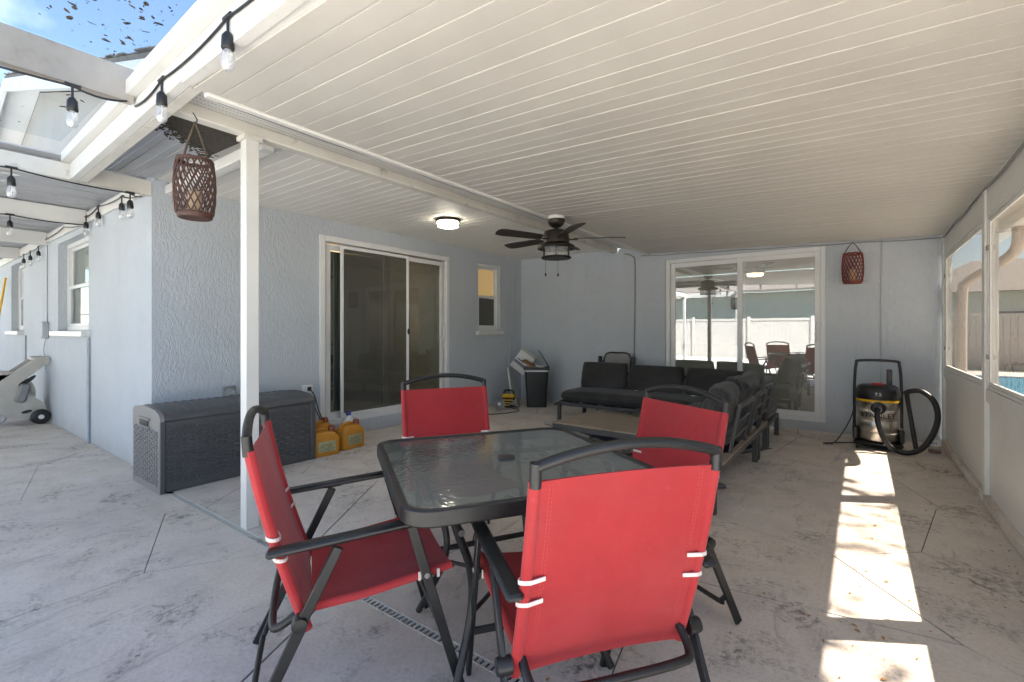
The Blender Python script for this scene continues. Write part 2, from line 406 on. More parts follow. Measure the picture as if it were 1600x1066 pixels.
def wood_mat():
    m, t, nd, lk, b = _new('weathered_teak')
    w = noise(nd, lk, 7, 6, .6, 'Object', (.6, 9, 4)); s = noise(nd, lk, 3, 3, .6)
    c = mixc(nd, lk, ramp(nd, lk, w, [(.3, 0.), (.7, 1.)]), (.19, .148, .11), (.33, .268, .20))
    c = mixc(nd, lk, ramp(nd, lk, s, [(.62, 0.), (.72, .6)]), c, (.13, .08, .045))
    lk.new(c, b.inputs['Base Color']); b.inputs['Roughness'].default_value = .6
    return m
M['wood'] = wood_mat()
def water_mat():
    m, t, nd, lk, b = _new('pool_water')
    b.inputs['Base Color'].default_value = (.03, .30, .48, 1); b.inputs['Roughness'].default_value = .05
    bump(nd, lk, b, noise(nd, lk, 3, 4, .5, 'World'), .2, .05); return m
M['water'] = water_mat()
# ------------------------------------------------------------------ key dimensions (metres)
XW1 = -4.78      # house wall with the dark sliding door (runs along Y)
YW0 = 1.39       # house end wall, faces the camera side
YW2 = 6.74       # back wall with the white sliding door
XS = 0.70        # window wall on the right
XB = -3.01       # porch beam / post line
XL = -2.50       # seam where the wide ceiling starts
ZC = 2.44        # soffit ceiling
def zr(x): return 2.32-.035*(x+2.45)          # wide ceiling falls to the right
# ------------------------------------------------------------------ ground
def structure(o): o['kind'] = 'structure'; return o
structure(MB().grid(lambda u, v: (-90+180*u, -90+180*v, -.06), 4, 4).build('ground', M['grass_green'], smooth=False))
structure(MB().box(-16, 1.6, -9.4, YW2, -.05, -.014).build('pool_deck', M['deck'], smooth=False))
floor = structure(MB().box(-13, XS+.02, -1.6, YW2-.005, -.0135, -.009).build('patio_floor', M['joint'], smooth=False))
def clip(poly, a, b, c):
    out = []
    for i in range(len(poly)):
        p = poly[i]; q = poly[(i+1) % len(poly)]
        dp = a*p[0]+b*p[1]-c; dq = a*q[0]+b*q[1]-c
        if dp <= 0: out.append(p)
        if dp*dq < 0:
            t = dp/(dp-dq); out.append((p[0]+(q[0]-p[0])*t, p[1]+(q[1]-p[1])*t))
    return out
rs = random.Random(23)
def slabs(x0, x1, y0, y1, sp):
    seeds = []
    nx = int((x1-x0)/sp)+3; ny = int((y1-y0)/sp)+3
    for i in range(-1, nx):
        for j in range(-1, ny):
            seeds.append((x0+(i+.5+rs.uniform(-.48, .48))*sp, y0+(j+.5+rs.uniform(-.48, .48))*sp*.92))
    for s in seeds:
        P = [(x0, y0), (x1, y0), (x1, y1), (x0, y1)]
        g = rs.choice((.0015, .003, .0045, .0065))
        for q in seeds:
            if q is s: continue
            a = q[0]-s[0]; b = q[1]-s[1]; L = math.hypot(a, b)
            if L > sp*4: continue
            a /= L; b /= L
            P = clip(P, a, b, a*(q[0]+s[0])/2+b*(q[1]+s[1])/2-g)
            if len(P) < 3: break
        if len(P) >= 3:
            dz = rs.uniform(-.0012, 0)
            MB().prism(P, -.009, dz).build('slab', M['concrete'], floor, smooth=False)
slabs(-11.5, XW1, -1.2, YW0-.004, 1.1)
slabs(XW1, XS, -1.2, 1.291, 1.1)
slabs(XW1, XS, 1.339, YW2-.006, 1.0)
# channel drain across the slab
dr = thing('channel_drain', 'narrow white slotted drain strip set into the patio floor', 'drain', (0, 1.315, -.009))
MB().box(-4.1, XS-.02, -.022, -.017, 0, .0100).box(-4.1, XS-.02, .017, .022, 0, .0100).build('drain_edge', M['mildew_al'], dr, smooth=False)
mb = MB(); x = -4.09
while x < XS-.03: mb.box(x, x+.012, -.0165, .0165, 0, .0080); x += .026
mb.build('drain_grate', M['mildew_al'], dr, smooth=False, kind='stuff')
# ------------------------------------------------------------------ house
house = thing('house', 'pale blue stucco house with sliding doors and grey gable roof', 'house', (0, 0, 0))
def wall_holes(s0, s1, z0, z1, holes, th, place):
    """grid wall with openings; place(s, d, z) -> xyz, d = depth behind the face"""
    ss = sorted({s0, s1, *[h[0] for h in holes], *[h[1] for h in holes]}); zs = sorted({z0, z1, *[h[2] for h in holes], *[h[3] for h in holes]})
    def solid(i, j):
        if i < 0 or j < 0 or i >= len(ss)-1 or j >= len(zs)-1: return False
        cs = (ss[i]+ss[i+1])/2; cz = (zs[j]+zs[j+1])/2
        return not any(h[0] < cs < h[1] and h[2] < cz < h[3] for h in holes)
    mb = MB()
    def quad(*p): mb.add([place(*q) for q in p], [(0, 1, 2, 3)])
    for i in range(len(ss)-1):
        for j in range(len(zs)-1):
            if not solid(i, j): continue
            a, b, c, d = ss[i], ss[i+1], zs[j], zs[j+1]
            quad((a, 0, c), (b, 0, c), (b, 0, d), (a, 0, d)); quad((a, th, c), (a, th, d), (b, th, d), (b, th, c))
            if not solid(i-1, j): quad((a, 0, c), (a, 0, d), (a, th, d), (a, th, c))
            if not solid(i+1, j): quad((b, 0, c), (b, th, c), (b, th, d), (b, 0, d))
            if not solid(i, j-1): quad((a, 0, c), (a, th, c), (b, th, c), (b, 0, c))
            if not solid(i, j+1): quad((a, 0, d), (b, 0, d), (b, th, d), (a, th, d))
    return mb
P1 = lambda s, d, z: (XW1-d, s, z)             # W1: s = Y
P2 = lambda s, d, z: (s, YW2+d, z)             # W2: s = X
P0 = lambda s, d, z: (s, YW0+d, z)             # W0: s = X
D1 = (2.93, 4.90, .15, 2.24); N1 = (5.58, 6.14, 1.20, 2.26)
D2 = (-2.25, -.335, .10, 2.215)
N0 = (-8.14, -6.72, 1.20, 2.29); N00 = (-11.5, -10.45, 1.20, 2.29)
wall_holes(YW0+.16, YW2+.16, -.02, 2.75, [D1, N1], .16, P1).build('wall', M['stucco'], house, smooth=False)
wall_holes(XW1+.001, .73, -.02, 2.44, [D2], .16, P2).build('wall', M['stucco'], house, smooth=False)
wall_holes(-14.5, XW1, -.02, 2.75, [N0, N00], .16, P0).build('wall', M['stucco'], house, smooth=False)
# low stucco kerbs under the doors
MB().box(XW1, XW1+.035, D1[0]-.05, D1[1]+.05, 0, .149, .006).build('door_kerb', M['stucco'], house)
MB().box(.585, .73, YW2+.16, 13.5, -.02, 2.44).build('wall', M['stucco'], house, smooth=False)
# gable above the end wall: apex X -9.35
ax, az, pit = -9.35, 4.62, .294
gz = lambda x: az-.05-pit*abs(x-ax)
mb = MB(); mb.add([(-14.5, YW0+.02, 2.75), (XW1, YW0+.02, 2.75), (XW1, YW0+.02, gz(XW1)), (ax, YW0+.02, gz(ax)), (-14.5, YW0+.02, gz(-14.5))], [(0, 1, 2, 3, 4)])
mb.build('gable', M['gable'], house, smooth=False)
def slope_slab(mb, xa, xb, za, zb, y0, y1, th):
    mb.add([(xa, y0, za), (xb, y0, zb), (xb, y1, zb), (xa, y1, za), (xa, y0, za+th), (xb, y0, zb+th), (xb, y1, zb+th), (xa, y1, za+th)],
           [(0, 3, 2, 1), (4, 5, 6, 7), (0, 1, 5, 4), (2, 3, 7, 6), (0, 4, 7, 3), (1, 2, 6, 5)])
mb = MB(); slope_slab(mb, ax, -3.6, az, az-pit*(-3.6-ax), 1.07, 14, .05); slope_slab(mb, ax-5.7, ax, az-pit*5.7, az, 1.07, 14, .05)
roof = mb.build('roof', M['shingle'], house, smooth=False)
# shingle courses on the slope that shows, their butts staggered along the rake
mb = MB(); rr = random.Random(3)
for k in range(40):
    xa = -9.3+k*.145; za = az+.052-pit*(xa-ax); y = 1.06+rr.uniform(-.02, .02)
    slope_slab(mb, xa, xa+.16, za+.006, za-pit*.16+.010, y, 4.0, .008)
mb.build('shingle_courses', M['shingle'], roof, smooth=False, kind='stuff')
mb = MB(); slope_slab(mb, ax, -3.6, az-.17, az-.17-pit*(-3.6-ax), 1.05, 1.085, .168); slope_slab(mb, ax-5.7, ax, az-.17-pit*5.7, az-.17, 1.05, 1.085, .168)
mb.build('rake_board', M['white_al'], roof, smooth=False)
mb = MB(); slope_slab(mb, ax, -3.6, az-.035, az-.035-pit*(-3.6-ax), 1.086, YW0+.02, .02); slope_slab(mb, ax-5.7, ax, az-.035-pit*5.7, az-.035, 1.086, YW0+.02, .02)
mb.build('rake_soffit', M['soffit'], roof, smooth=False)
mb = MB().box(-7.35, -6.75, YW0-.005, YW0+.018, 2.95, 3.35)
gv = mb.build('gable_vent', M['white_al'], house, smooth=False)
mb = MB()
for k in range(7): mb.box(-7.31, -6.79, YW0-.022, YW0-.006, 2.99+k*.05, 3.012+k*.05)
mb.build('louvre', M['grey_pl'], gv, smooth=False)
# rooms behind the glass
MB().box(-9.5, XW1-.17, 1.6, 6.9, -.02, .13).build('room_floor', M['interior_floor'], house, smooth=False)
mb = MB().box(-9.5, -9.4, 1.6, 6.9, .14, 2.42).box(-9.4, XW1-.17, 6.9, 7.0, .14, 2.42).box(-9.4, XW1-.17, 1.56, 1.6, .14, 2.42)
mb.box(-9.4, XW1-.17, 5.2, 5.27, .14, 2.42)
mb.build('room_wall', M['interior'], house, smooth=False)
MB().box(-9.5, XW1-.17, 1.56, 7.0, 2.43, 2.47).build('room_ceiling', M['soffit'], house, smooth=False)
MB().box(-4.75, .58, YW2+.17, 11, -.02, .08).build('room_floor', M['interior_floor'], house, smooth=False)
MB().box(-4.75, .58, 11, 11.1, .09, 2.42).box(-4.8, -4.75, 7.01, 11, .09, 2.42).build('room_wall', M['interior'], house, smooth=False)
MB().box(-4.8, .58, YW2+.17, 11.1, 2.445, 2.48).build('room_ceiling', M['soffit'], house, smooth=False)
tag(MB().box(-6.9, -6.78, 4.0, 4.7, 2.16, 2.20, .01).box(-6.87, -6.81, 4.2, 4.5, 2.20, 2.432).build('indoor_lamp', M['warm_on']),
    'warm lit bar lamp inside, glimpsed through the dark sliding door', 'lamp')
MB().box(-14.4, -9.55, 2.6, 2.7, 0, 2.4).box(-9.55, -6.0, 1.75, 1.80, 0, 2.4).build('room_wall', M['interior'], house, smooth=False)
# interior fan lamp behind the white sliding door
fl = thing('indoor_fan', 'indoor ceiling fan with amber lit lamp behind white sliding door', 'fan', (-1.36, 8.4, 2.444))
MB().lathe([(.001, 0), (.06, 0), (.06, -.10), (.05, -.11), (.12, -.18), (.14, -.30), (.13, -.33), (.001, -.33)][::-1]).build('motor', M['steel'], fl)
MB().lathe([(.001, -.375), (.11, -.37), (.125, -.331), (.001, -.331)]).build('lamp_bowl', M['warm_on'], fl)
for k in range(4):
    a = .5+k*PI/2; MB().box(.15, .62, -.06, .06, -.245, -.235, .002, Matrix.Rotation(a, 4, 'Z')).build('blade', M['blade'], fl)
# ---- sliding doors and windows (parts of the house)
def rect_frame(mb, s0, s1, z0, z1, w, d0, d1, place, b=.004):
    def bx(a, c, e, f):
        p = place(a, d0, e); q = place(c, d1, f)
        mb.box(p[0], q[0], p[1], q[1], p[2], q[2], b)
    bx(s0, s0+w, z0, z1); bx(s1-w, s1, z0, z1)
    bx(s0+w+.0004, s1-w-.0004, z1-w, z1); bx(s0+w+.0004, s1-w-.0004, z0, z0+w)
def pane(name, s0, s1, z0, z1, d, place, mat, parent):
    return MB().add([place(s0, d, z0), place(s1, d, z0), place(s1, d, z1), place(s0, d, z1)], [(0, 1, 2, 3)]).build(name, mat, parent, smooth=False)
# W1 door: fixed leaf behind, screened leaf in front
d1 = MB(); rect_frame(d1, D1[0]-.02, D1[1]+.03, D1[2], D1[3]+.02, .065, -.022, .08, P1)
d1 = d1.build('sliding_door', M['frame'], house)
f = MB(); rect_frame(f, 3.02, 3.92, .215, 2.175, .06, .045, .075, P1); f.build('sash', M['frame'], d1)
pane('glass', 3.08, 3.86, .275, 2.115, .06, P1, M['glass'], d1)
f = MB(); rect_frame(f, 3.80, 4.83, .215, 2.175, .055, .008, .038, P1); f.build('sash', M['frame'], d1)
pane('glass', 3.855, 4.775, .27, 2.12, .022, P1, M['glass'], d1)
f = MB(); rect_frame(f, 3.17, 4.18, .215, 2.178, .038, -.018, .004, P1); sc = f.build('screen_sash', M['frame'], d1)
pane('screen_mesh', 3.208, 4.142, .253, 2.14, -.006, P1, M['glass_dark'], d1)
pane('drawn_shade', 3.10, 3.84, .28, 2.11, .10, P1, M['curtain'], d1)
mb = MB(); mb.lathe([(.001, 0), (.018, .002), (.02, .008), (.012, .016), (.001, .018)], 16, Matrix.Translation((XW1+.018, 4.165, 1.19)) @ Matrix.Rotation(PI/2, 4, 'Y') @ Matrix.Diagonal((2.1, 1, 1, 1)))
mb.build('door_pull', M['black_pl'], d1)
MB().tube(smooth_path([(XW1-.006, 4.80, 1.06), (XW1+.035, 4.80, 1.09), (XW1+.035, 4.80, 1.25), (XW1-.006, 4.80, 1.28)], 5), .009).build('handle', M['frame'], d1)
# W1 small window
w1 = MB(); rect_frame(w1, N1[0], N1[1], N1[2], N1[3], .05, .03, .09, P1); w1 = w1.build('window', M['frame'], house)
f = MB(); rect_frame(f, N1[0]+.05, N1[1]-.05, 1.25, 1.75, .035, .045, .075, P1); rect_frame(f, N1[0]+.05, N1[1]-.05, 1.735, 2.21, .03, .076, .088, P1)
f.build('sash', M['frame'], w1)
pane('pane', N1[0]+.085, N1[1]-.085, 1.285, 1.715, .06, P1, M['glass_dark'], w1)
pane('pane', N1[0]+.08, N1[1]-.08, 1.765, 2.18, .083, P1, M['amber_on'], w1)
MB().box(XW1-.03, XW1+.05, N1[0]-.04, N1[1]+.05, 1.135, 1.199, .006).build('sill', M['white_al'], w1)
# W2 door
d2 = MB(); rect_frame(d2, D2[0], D2[1], D2[2], D2[3], .055, .02, .12, P2); d2 = d2.build('sliding_door', M['frame'], house)
f = MB(); rect_frame(f, -2.195, -1.235, .155, 2.16, .06, .075, .11, P2); f.build('sash', M['frame'], d2)
pane('glass', -2.135, -1.295, .215, 2.10, .092, P2, M['glass_bright'], d2)
f = MB(); rect_frame(f, -1.31, -.39, .155, 2.16, .06, .03, .068, P2); f.build('sash', M['frame'], d2)
pane('glass', -1.25, -.45, .215, 2.10, .048, P2, M['glass_bright'], d2)
MB().tube(smooth_path([(-.425, YW2+.028, 1.07), (-.425, YW2-.02, 1.10), (-.425, YW2-.02, 1.27), (-.425, YW2+.028, 1.30)], 5), .009).build('handle', M['frame'], d2)
# blinds drawn part of the way inside the white door
mb = MB()
for k in range(34):
    z = .20+k*.024; mb.box(-2.13, -.46, YW2+.16, YW2+.178, z, z+.0235, .002)
mb.build('blind_slats', M['grey_pl'], d2, smooth=False, kind='stuff')
# W0 windows
for (a, b, z0, z1) in (N0, N00):
    w0 = MB(); rect_frame(w0, a, b, z0, z1, .05, .085, .14, P0); w0 = w0.build('window', M['frame'], house)
    f = MB(); rect_frame(f, a+.05, b-.05, 1.25, 1.76, .04, .095, .12, P0); rect_frame(f, a+.05, b-.05, 1.74, z1-.05, .035, .122, .138, P0); f.build('sash', M['frame'], w0)
    pane('pane', a+.09, b-.09, 1.29, 1.72, .108, P0, M['glass'], w0); pane('pane', a+.085, b-.085, 1.775, z1-.085, .13, P0, M['glass'], w0)
    pane('blind', a+.06, b-.06, 1.26, 1.73, .15, P0, M['interior'], w0)
    MB().box(a-.06, b+.05, YW0-.075, YW0+.084, 1.135, 1.198, .006).build('sill', M['white_al'], w0)
# conduits, cables and small fittings on the walls
MB().tube([(-6.66, YW0-.018, 0), (-6.66, YW0-.018, 1.13)], .017).build('conduit', M['cream'], house)
MB().tube([(-10.2, YW0-.012, 0), (-10.2, YW0-.012, 1.13)], .012).build('conduit', M['cream'], house)
MB().tube([(-8.72, YW0-.008, 1.32), (-8.72, YW0-.008, 2.34)], .007).build('cable', M['cream'], house)
bx = MB().box(-8.80, -8.64, YW0-.07, YW0, 1.10, 1.32, .01).build('cable_box', M['cream'], house)
MB().tube(smooth_path([(-8.72, YW0-.02, 1.10), (-8.8, YW0-.03, .95), (-8.74, YW0-.02, .8), (-8.70, YW0-.02, .62)], 5), .005).build('wire', M['cream'], bx)
MB().tube([(XW1+.006, 6.60, 2.38), (XW1+.006, 6.52, 1.5), (XW1+.006, 6.35, .55)], .006).build('cable', M['cream'], house)
MB().tube(smooth_path([(-2.86, YW2-.012, 2.36), (-2.74, YW2-.012, 2.31), (-2.70, YW2-.012, 2.2), (-2.70, YW2-.012, 1.6), (-2.71, YW2-.012, .5), (-2.70, YW2-.012, .05)], 6), .009).build('cable', M['grey_pl'], house)
MB().tube([(.19, YW2-.006, 2.23), (.185, YW2-.006, 1.2), (.18, YW2-.006, .3)], .007).build('cable', M['cream'], house)
MB().tube(smooth_path([(-2.6+i*.33, YW2-.012, zr(-2.6+i*.33)-.022-(.008 if i % 2 else 0)) for i in range(11)], 4), .006).build('cable', M['grey_pl'], house)
ot = MB().box(XW1, XW1+.012, 2.71, 2.83, .53, .62, .004).build('outlet', M['white_pl'], house)
MB().box(XW1+.012, XW1+.045, 2.765, 2.80, .555, .60, .006).build('plug', M['black_pl'], ot)
MB().tube(smooth_path([(XW1+.045, 2.78, .575), (XW1+.10, 2.80, .50), (XW1+.10, 2.84, .36), (XW1+.13, 2.86, .27), (XW1+.16, 2.83, .26), (XW1+.12, 2.80, .36), (XW1+.10, 2.78, .45)], 6), .006).build('cord', M['black_pl'], ot)
oc = MB().box(XW1, XW1+.02, 1.93, 2.05, .53, .68, .008).build('outlet', M['grey_pl'], house)
MB().lathe([(.001, .06), (.03, .055), (.048, .03), (.05, 0)][::-1], 18, Matrix.Translation((XW1+.021, 1.99, .61)) @ Matrix.Rotation(PI/2, 4, 'Y')).build('clear_cover', M['bulb'], oc)
# ------------------------------------------------------------------ patio roof
pr = thing('patio_roof', 'white ribbed patio roof with slim post over the seating area', 'patio roof', (0, 0, 0))
# wide planks of the main ceiling, three ribs to a panel
def plank(xa, xb, za, zb, y0, y1, th=.006, lip=.0028):
    """one plank running along X with an upturned edge on each side (a shadow line between planks)"""
    prof = [(y0+.0008, lip), (y0+.0012, 0), (y1-.010, 0), (y1-.006, .003), (y1-.0006, lip)]
    vs = []; n = len(prof)
    for (X, Z) in ((xa, za), (xb, zb)):
        for (y, dz) in prof: vs.append((X, y, Z+dz))
        for (y, dz) in prof: vs.append((X, y, Z+th+lip))
    fs = []
    for k in range(n-1): fs.append((k, k+1, 2*n+k+1, 2*n+k))
    fs += [tuple(range(n)), (0, n, 3*n, 2*n), (n-1, 3*n-1, 4*n-1, 2*n-1)]
    return MB().add(vs, fs)
y = .885; k = 0; rr = random.Random(11)
while y < YW2-.01:
    w = .104; y1 = min(y+w, YW2-.002)
    dz = (.0, .0005, .001)[k % 3]+rr.uniform(-.0006, .0006)
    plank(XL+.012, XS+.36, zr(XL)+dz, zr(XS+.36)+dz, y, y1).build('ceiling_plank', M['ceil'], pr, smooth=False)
    y = y1; k += 1
y = YW0+.17
while y < YW2-.01:
    y1 = min(y+.104, YW2-.002)
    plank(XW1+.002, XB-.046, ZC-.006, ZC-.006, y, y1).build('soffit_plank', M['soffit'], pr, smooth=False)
    y = y1
slope_slab(mb := MB(), XL-.52, XS+.36, zr(XL)+.20, zr(XS+.36)+.03, .90, YW2+.02, .02); mb.build('roof_light_seal', M['white_al'], pr, smooth=False)  # unseen top sheet added to block light leaking between the planks
MB().box(XW1+.01, XL-.5, YW0+.01, YW2+.02, ZC+.03, ZC+.05).build('roof_light_seal', M['white_al'], pr, smooth=False)  # same added light-blocking sheet, over the soffit planks
# beam, perforated strip and seam trim
MB().box(XB-.04, XB+.04, .935, YW2-.002, 2.385, 2.455, .004).build('beam', M['mildew_al'], pr)
mb = MB(); mb.add([(XB+.041, .935, 2.452), (XL-.012, .935, 2.345), (XL-.012, YW2-.003, 2.345), (XB+.041, YW2-.003, 2.452)], [(0, 3, 2, 1)])
mb.build('vented_strip', M['soffit'], pr, smooth=False)
mb = MB(); yy = .97
while yy < YW2-.02:
    for q in range(5):
        t = .08+q*.2; X = XB+.041+(XL-.012-XB-.041)*t; Z = 2.452+(2.345-2.452)*t-.0025
        mb.add([(X-.012, yy, Z+.0027), (X+.012, yy, Z-.0027), (X+.012, yy+.006, Z-.0027), (X-.012, yy+.006, Z+.0027)], [(0, 3, 2, 1)])
    yy += .018
mb.build('vent_slots', M['grey_pl'], pr, smooth=False, kind='stuff')
MB().box(XL-.012, XL+.03, .935, YW2-.003, zr(XL)-.014, zr(XL)+.03, .004).build('seam_trim', M['white_al'], pr)
MB().tube(smooth_path([(XL-.02, 1+i*.55, zr(XL)-.008-.006*(i % 2)) for i in range(6)]+[(XL-.02, 4.0, zr(XL)-.015)], 3), .004).build('cable', M['grey_pl'], pr)
# post
po = MB().box(XB-.038, XB+.038, 1.335, 1.411, 0, 2.385, .003).build('post', M['white_al'], pr)
MB().box(XB-.055, XB+.055, 1.318, 1.428, 2.355, 2.384, .003).build('post_cap', M['mildew_al'], po)
# front header with gutter lip
HR = Matrix.Translation((-4.81, .905, 0)) @ Matrix.Rotation(-.0224, 4, 'Z')
MB().box(.01, 5.86, -.025, .025, 2.335, 2.455, .004, HR).build('header', M['white_al'], pr)
MB().box(.01, 5.86, -.07, .025, 2.457, 2.535, .006, HR).build('gutter_lip', M['white_al'], pr)
MB().box(.01, 5.86, .0255, .075, 2.335, 2.347, .002, HR).build('header_flange', M['mildew_al'], pr)
# wedge closing the front edge of the wide ceiling
mb = MB(); pv = []
for yy in (-.02, .02):
    for (x, z) in ((2.34, zr(-2.47)+.002), (5.85, zr(1.04)+.002), (5.85, 2.334), (2.34, 2.334)): pv.append(HR @ Vector((x, yy, z)))
mb.add(pv, [(0, 1, 2, 3), (7, 6, 5, 4), (0, 4, 5, 1), (1, 5, 6, 2), (2, 6, 7, 3), (3, 7, 4, 0)]).build('front_closure', M['white_al'], pr, smooth=False)
mb = MB(); pv = []
for dz_ in (.010, .014):
    for (x, yy) in ((2.34, .0205), (5.85, .0205), (5.85, .15), (2.34, .03)): pv.append(HR @ Vector((x, yy, zr(-4.81+x)+dz_)))
mb.add(pv, [(3, 2, 1, 0), (4, 5, 6, 7), (0, 1, 5, 4), (1, 2, 6, 5), (2, 3, 7, 6), (3, 0, 4, 7)]).build('front_flashing', M['white_al'], pr, smooth=False)
# grey ribbed roofing between header and house corner
for i in range(4):
    y0 = .975+i*.125
    mb = MB().box(-4.75, XB-.05, y0, y0+.118, 2.462+i*.004, 2.470+i*.004).box(-4.75, XB-.05, y0+.050, y0+.064, 2.455+i*.004, 2.4618+i*.004, .002)
    mb.build('ribbed_panel', M['tin'], pr, smooth=False)
MB().box(-4.75, XB-.05, 1.475, 1.55, 2.36, 2.434, .004).build('trim', M['white_al'], pr)
# torn-away corner of the roofing, stuffed with dark debris
rr = random.Random(5); edge = []
for k in range(15):
    t = k/14; edge.append((-3.36-.36*t+rr.uniform(-.03, .03), 1.0+.44*t+rr.uniform(-.015, .015)))
mb = MB().prism([(XB-.052, 1.46), *edge[::-1], (XB-.052, 1.0)][::-1], 2.4475, 2.4535)
nest = mb.build('torn_corner', M['dark_nest'], pr, smooth=False)
mb = MB()
for i in range(150):
    t = rr.random(); X = -3.36-.36*t+rr.uniform(-.10, .06); Y = 1.0+.44*t+rr.uniform(-.03, .03)
    a = rr.uniform(0, 6.28); l = rr.uniform(.01, .035); Z = 2.449-rr.random()*.006
    mb.bar((X, Y, Z), (X+l*math.cos(a), Y+l*math.sin(a), Z-rr.random()*.006), rr.uniform(.005, .014), .004, bev=0)
mb.build('leaf_debris', M['dark_nest'], nest, smooth=False, kind='stuff')
# eave overhang outside the window wall, gutter and downspout
MB().box(XS+.34, XS+.46, .9, YW2+.3, zr(XS+.5)-.09, zr(XS+.5)+.02, .01).build('gutter', M['white_al'], pr)
MB().tube(smooth_path([(XS+.40, 5.9, 2.10), (XS+.40, 5.9, 1.98), (XS+.38, 6.0, 1.88), (XS+.30, 6.35, 1.80), (XS+.18, 6.62, 1.70), (XS+.14, 6.70, 1.5), (XS+.14, 6.70, .05)], 6), .045, 12).build('downspout', M['tan_fence'], pr)
# ------------------------------------------------------------------ window wall on the right
sw = thing('window_wall', 'white aluminium window wall with bronze vinyl panes and kick panels', 'window wall', (XS, 0, 0))
ZS, ZT = .80, 1.99
posts = [.98, 2.79, 4.62, 6.684]
for i, y in enumerate(posts):
    MB().box(-.012, .06, y-.04, y+.04, 0, 2.19, .003).build('post', M['white_al'], sw)
MB().box(.0, .055, .93, YW2-.005, ZT+.001, 2.187, .003).build('header_rail', M['white_al'], sw)
for i in range(3):
    a, b = posts[i]+.0405, posts[i+1]-.0405
    MB().box(-.004, .055, a, b, ZS-.09, ZS, .003).build('sill_rail', M['white_al'], sw)
    MB().box(.014, .03, a, b, .07, ZS-.0905).build('kick_panel', M['white_al'], sw, smooth=False)
    MB().box(-.02, .06, a, b, 0, .069, .006).build('kerb', M['concrete'], sw)
    PS = lambda s, d, z: (d, s, z)
    w = MB(); rect_frame(w, a, b, ZS+.001, ZT, .022, .002, .05, PS, .003); w = w.build('window', M['white_al'], sw)
    f = MB(); rect_frame(f, a+.023, b-.023, ZS+.023, ZT-.023, .024, .008, .024, PS, .002); f.build('sash', M['white_al'], w)
    pane('vinyl_pane', a+.047, b-.047, ZS+.047, ZT-.047, .016, PS, M['vinyl'], w)
    for s in (a+.011, a+.036, b-.011, b-.036):
        for z in (ZS+.22, ZT-.22): MB().box(-.004, .0075, s-.011, s+.011, z-.017, z+.017, .002).build('clip', M['grey_pl'], w)
MB().tube(smooth_path([(-.012, 1.0+i*.4, 2.182-.007*(i % 3)) for i in range(15)], 3), .007).build('cable', M['grey_pl'], sw)
# ------------------------------------------------------------------ pergola on the left
pg = thing('pergola', 'white beam pergola with dark metal roofing along the house end wall', 'pergola', (0, 0, 0))
MB().box(-3.185, -3.135, -2.6, .834, 2.42, 2.60, .003).build('beam', M['stained'], pg)
MB().box(-4.825, -4.775, -2.6, YW0-.001, 2.33, 2.455, .003).build('beam', M['mildew_al'], pg)
for X in (-6.70, -8.62, -10.6): MB().box(X-.025, X+.025, -2.6, YW0-.03, 2.32, 2.49, .003).build('beam', M['white_al'], pg)
for a, b in ((-6.674, -4.826), (-8.594, -6.726), (-10.574, -8.646), (-13.4, -10.626)):
    MB().box(a, b, YW0-.028, YW0-.001, 2.36, 2.47, .004).build('ledger', M['white_al'], pg)
for X in (-3.16, -4.8, -6.70, -8.62, -10.6):
    MB().box(X-.04, X+.04, -2.68, -2.60, -.014, 2.45, .003).build('post', M['white_al'], pg)
MB().box(-13.4, -3.0, -2.73, -2.685, 2.3, 2.45, .003).build('beam', M['white_al'], pg)
x = -4.775
while x > -13:
    mb = MB().box(x-.30, x-.004, -2.6, YW0-.002, 2.502, 2.512).box(x-.17, x-.13, -2.6, YW0-.002, 2.496, 2.5015)
    mb.build('roof_sheet', M['tin'], pg, smooth=False); x -= .302
cl = MB().box(-4.77, -3.19, -2.6, .83, 2.603, 2.608).build('clear_sheet', M['clear'], pg, smooth=False)
cl2 = MB().box(-3.13, -.9, -2.6, .83, 2.603, 2.608).build('clear_sheet', M['clear'], pg, smooth=False)
mb = MB(); rr = random.Random(9)
for i in range(230):
    if i < 170: X = -2.75+rr.gauss(0, .5); Y = .80-abs(rr.gauss(0, .20))
    else: X = rr.uniform(-4.7, -1.2); Y = rr.uniform(-1.6, .8)
    if not (-4.74 < X < -3.2 or -3.12 < X < -.95): continue
    a = rr.uniform(0, 6.28); l = rr.choice((.004, .006, .008, .012, .02)); w = l*rr.uniform(.25, .6)
    ca, sa = math.cos(a), math.sin(a); z = 2.6095
    pts = [(l, 0), (.3*l, w), (-.6*l, .7*w), (-l, 0), (-.5*l, -.8*w), (.4*l, -w)]
    mb.add([(X+p*ca-q*sa, Y+p*sa+q*ca, z+rr.uniform(0, .006)) for p, q in pts], [tuple(range(6))])
lv = mb.build('fallen_leaves', M['leaf'], None, smooth=False, kind='stuff'); tag(lv, 'dark dead leaves scattered on the clear roofing', 'leaves')
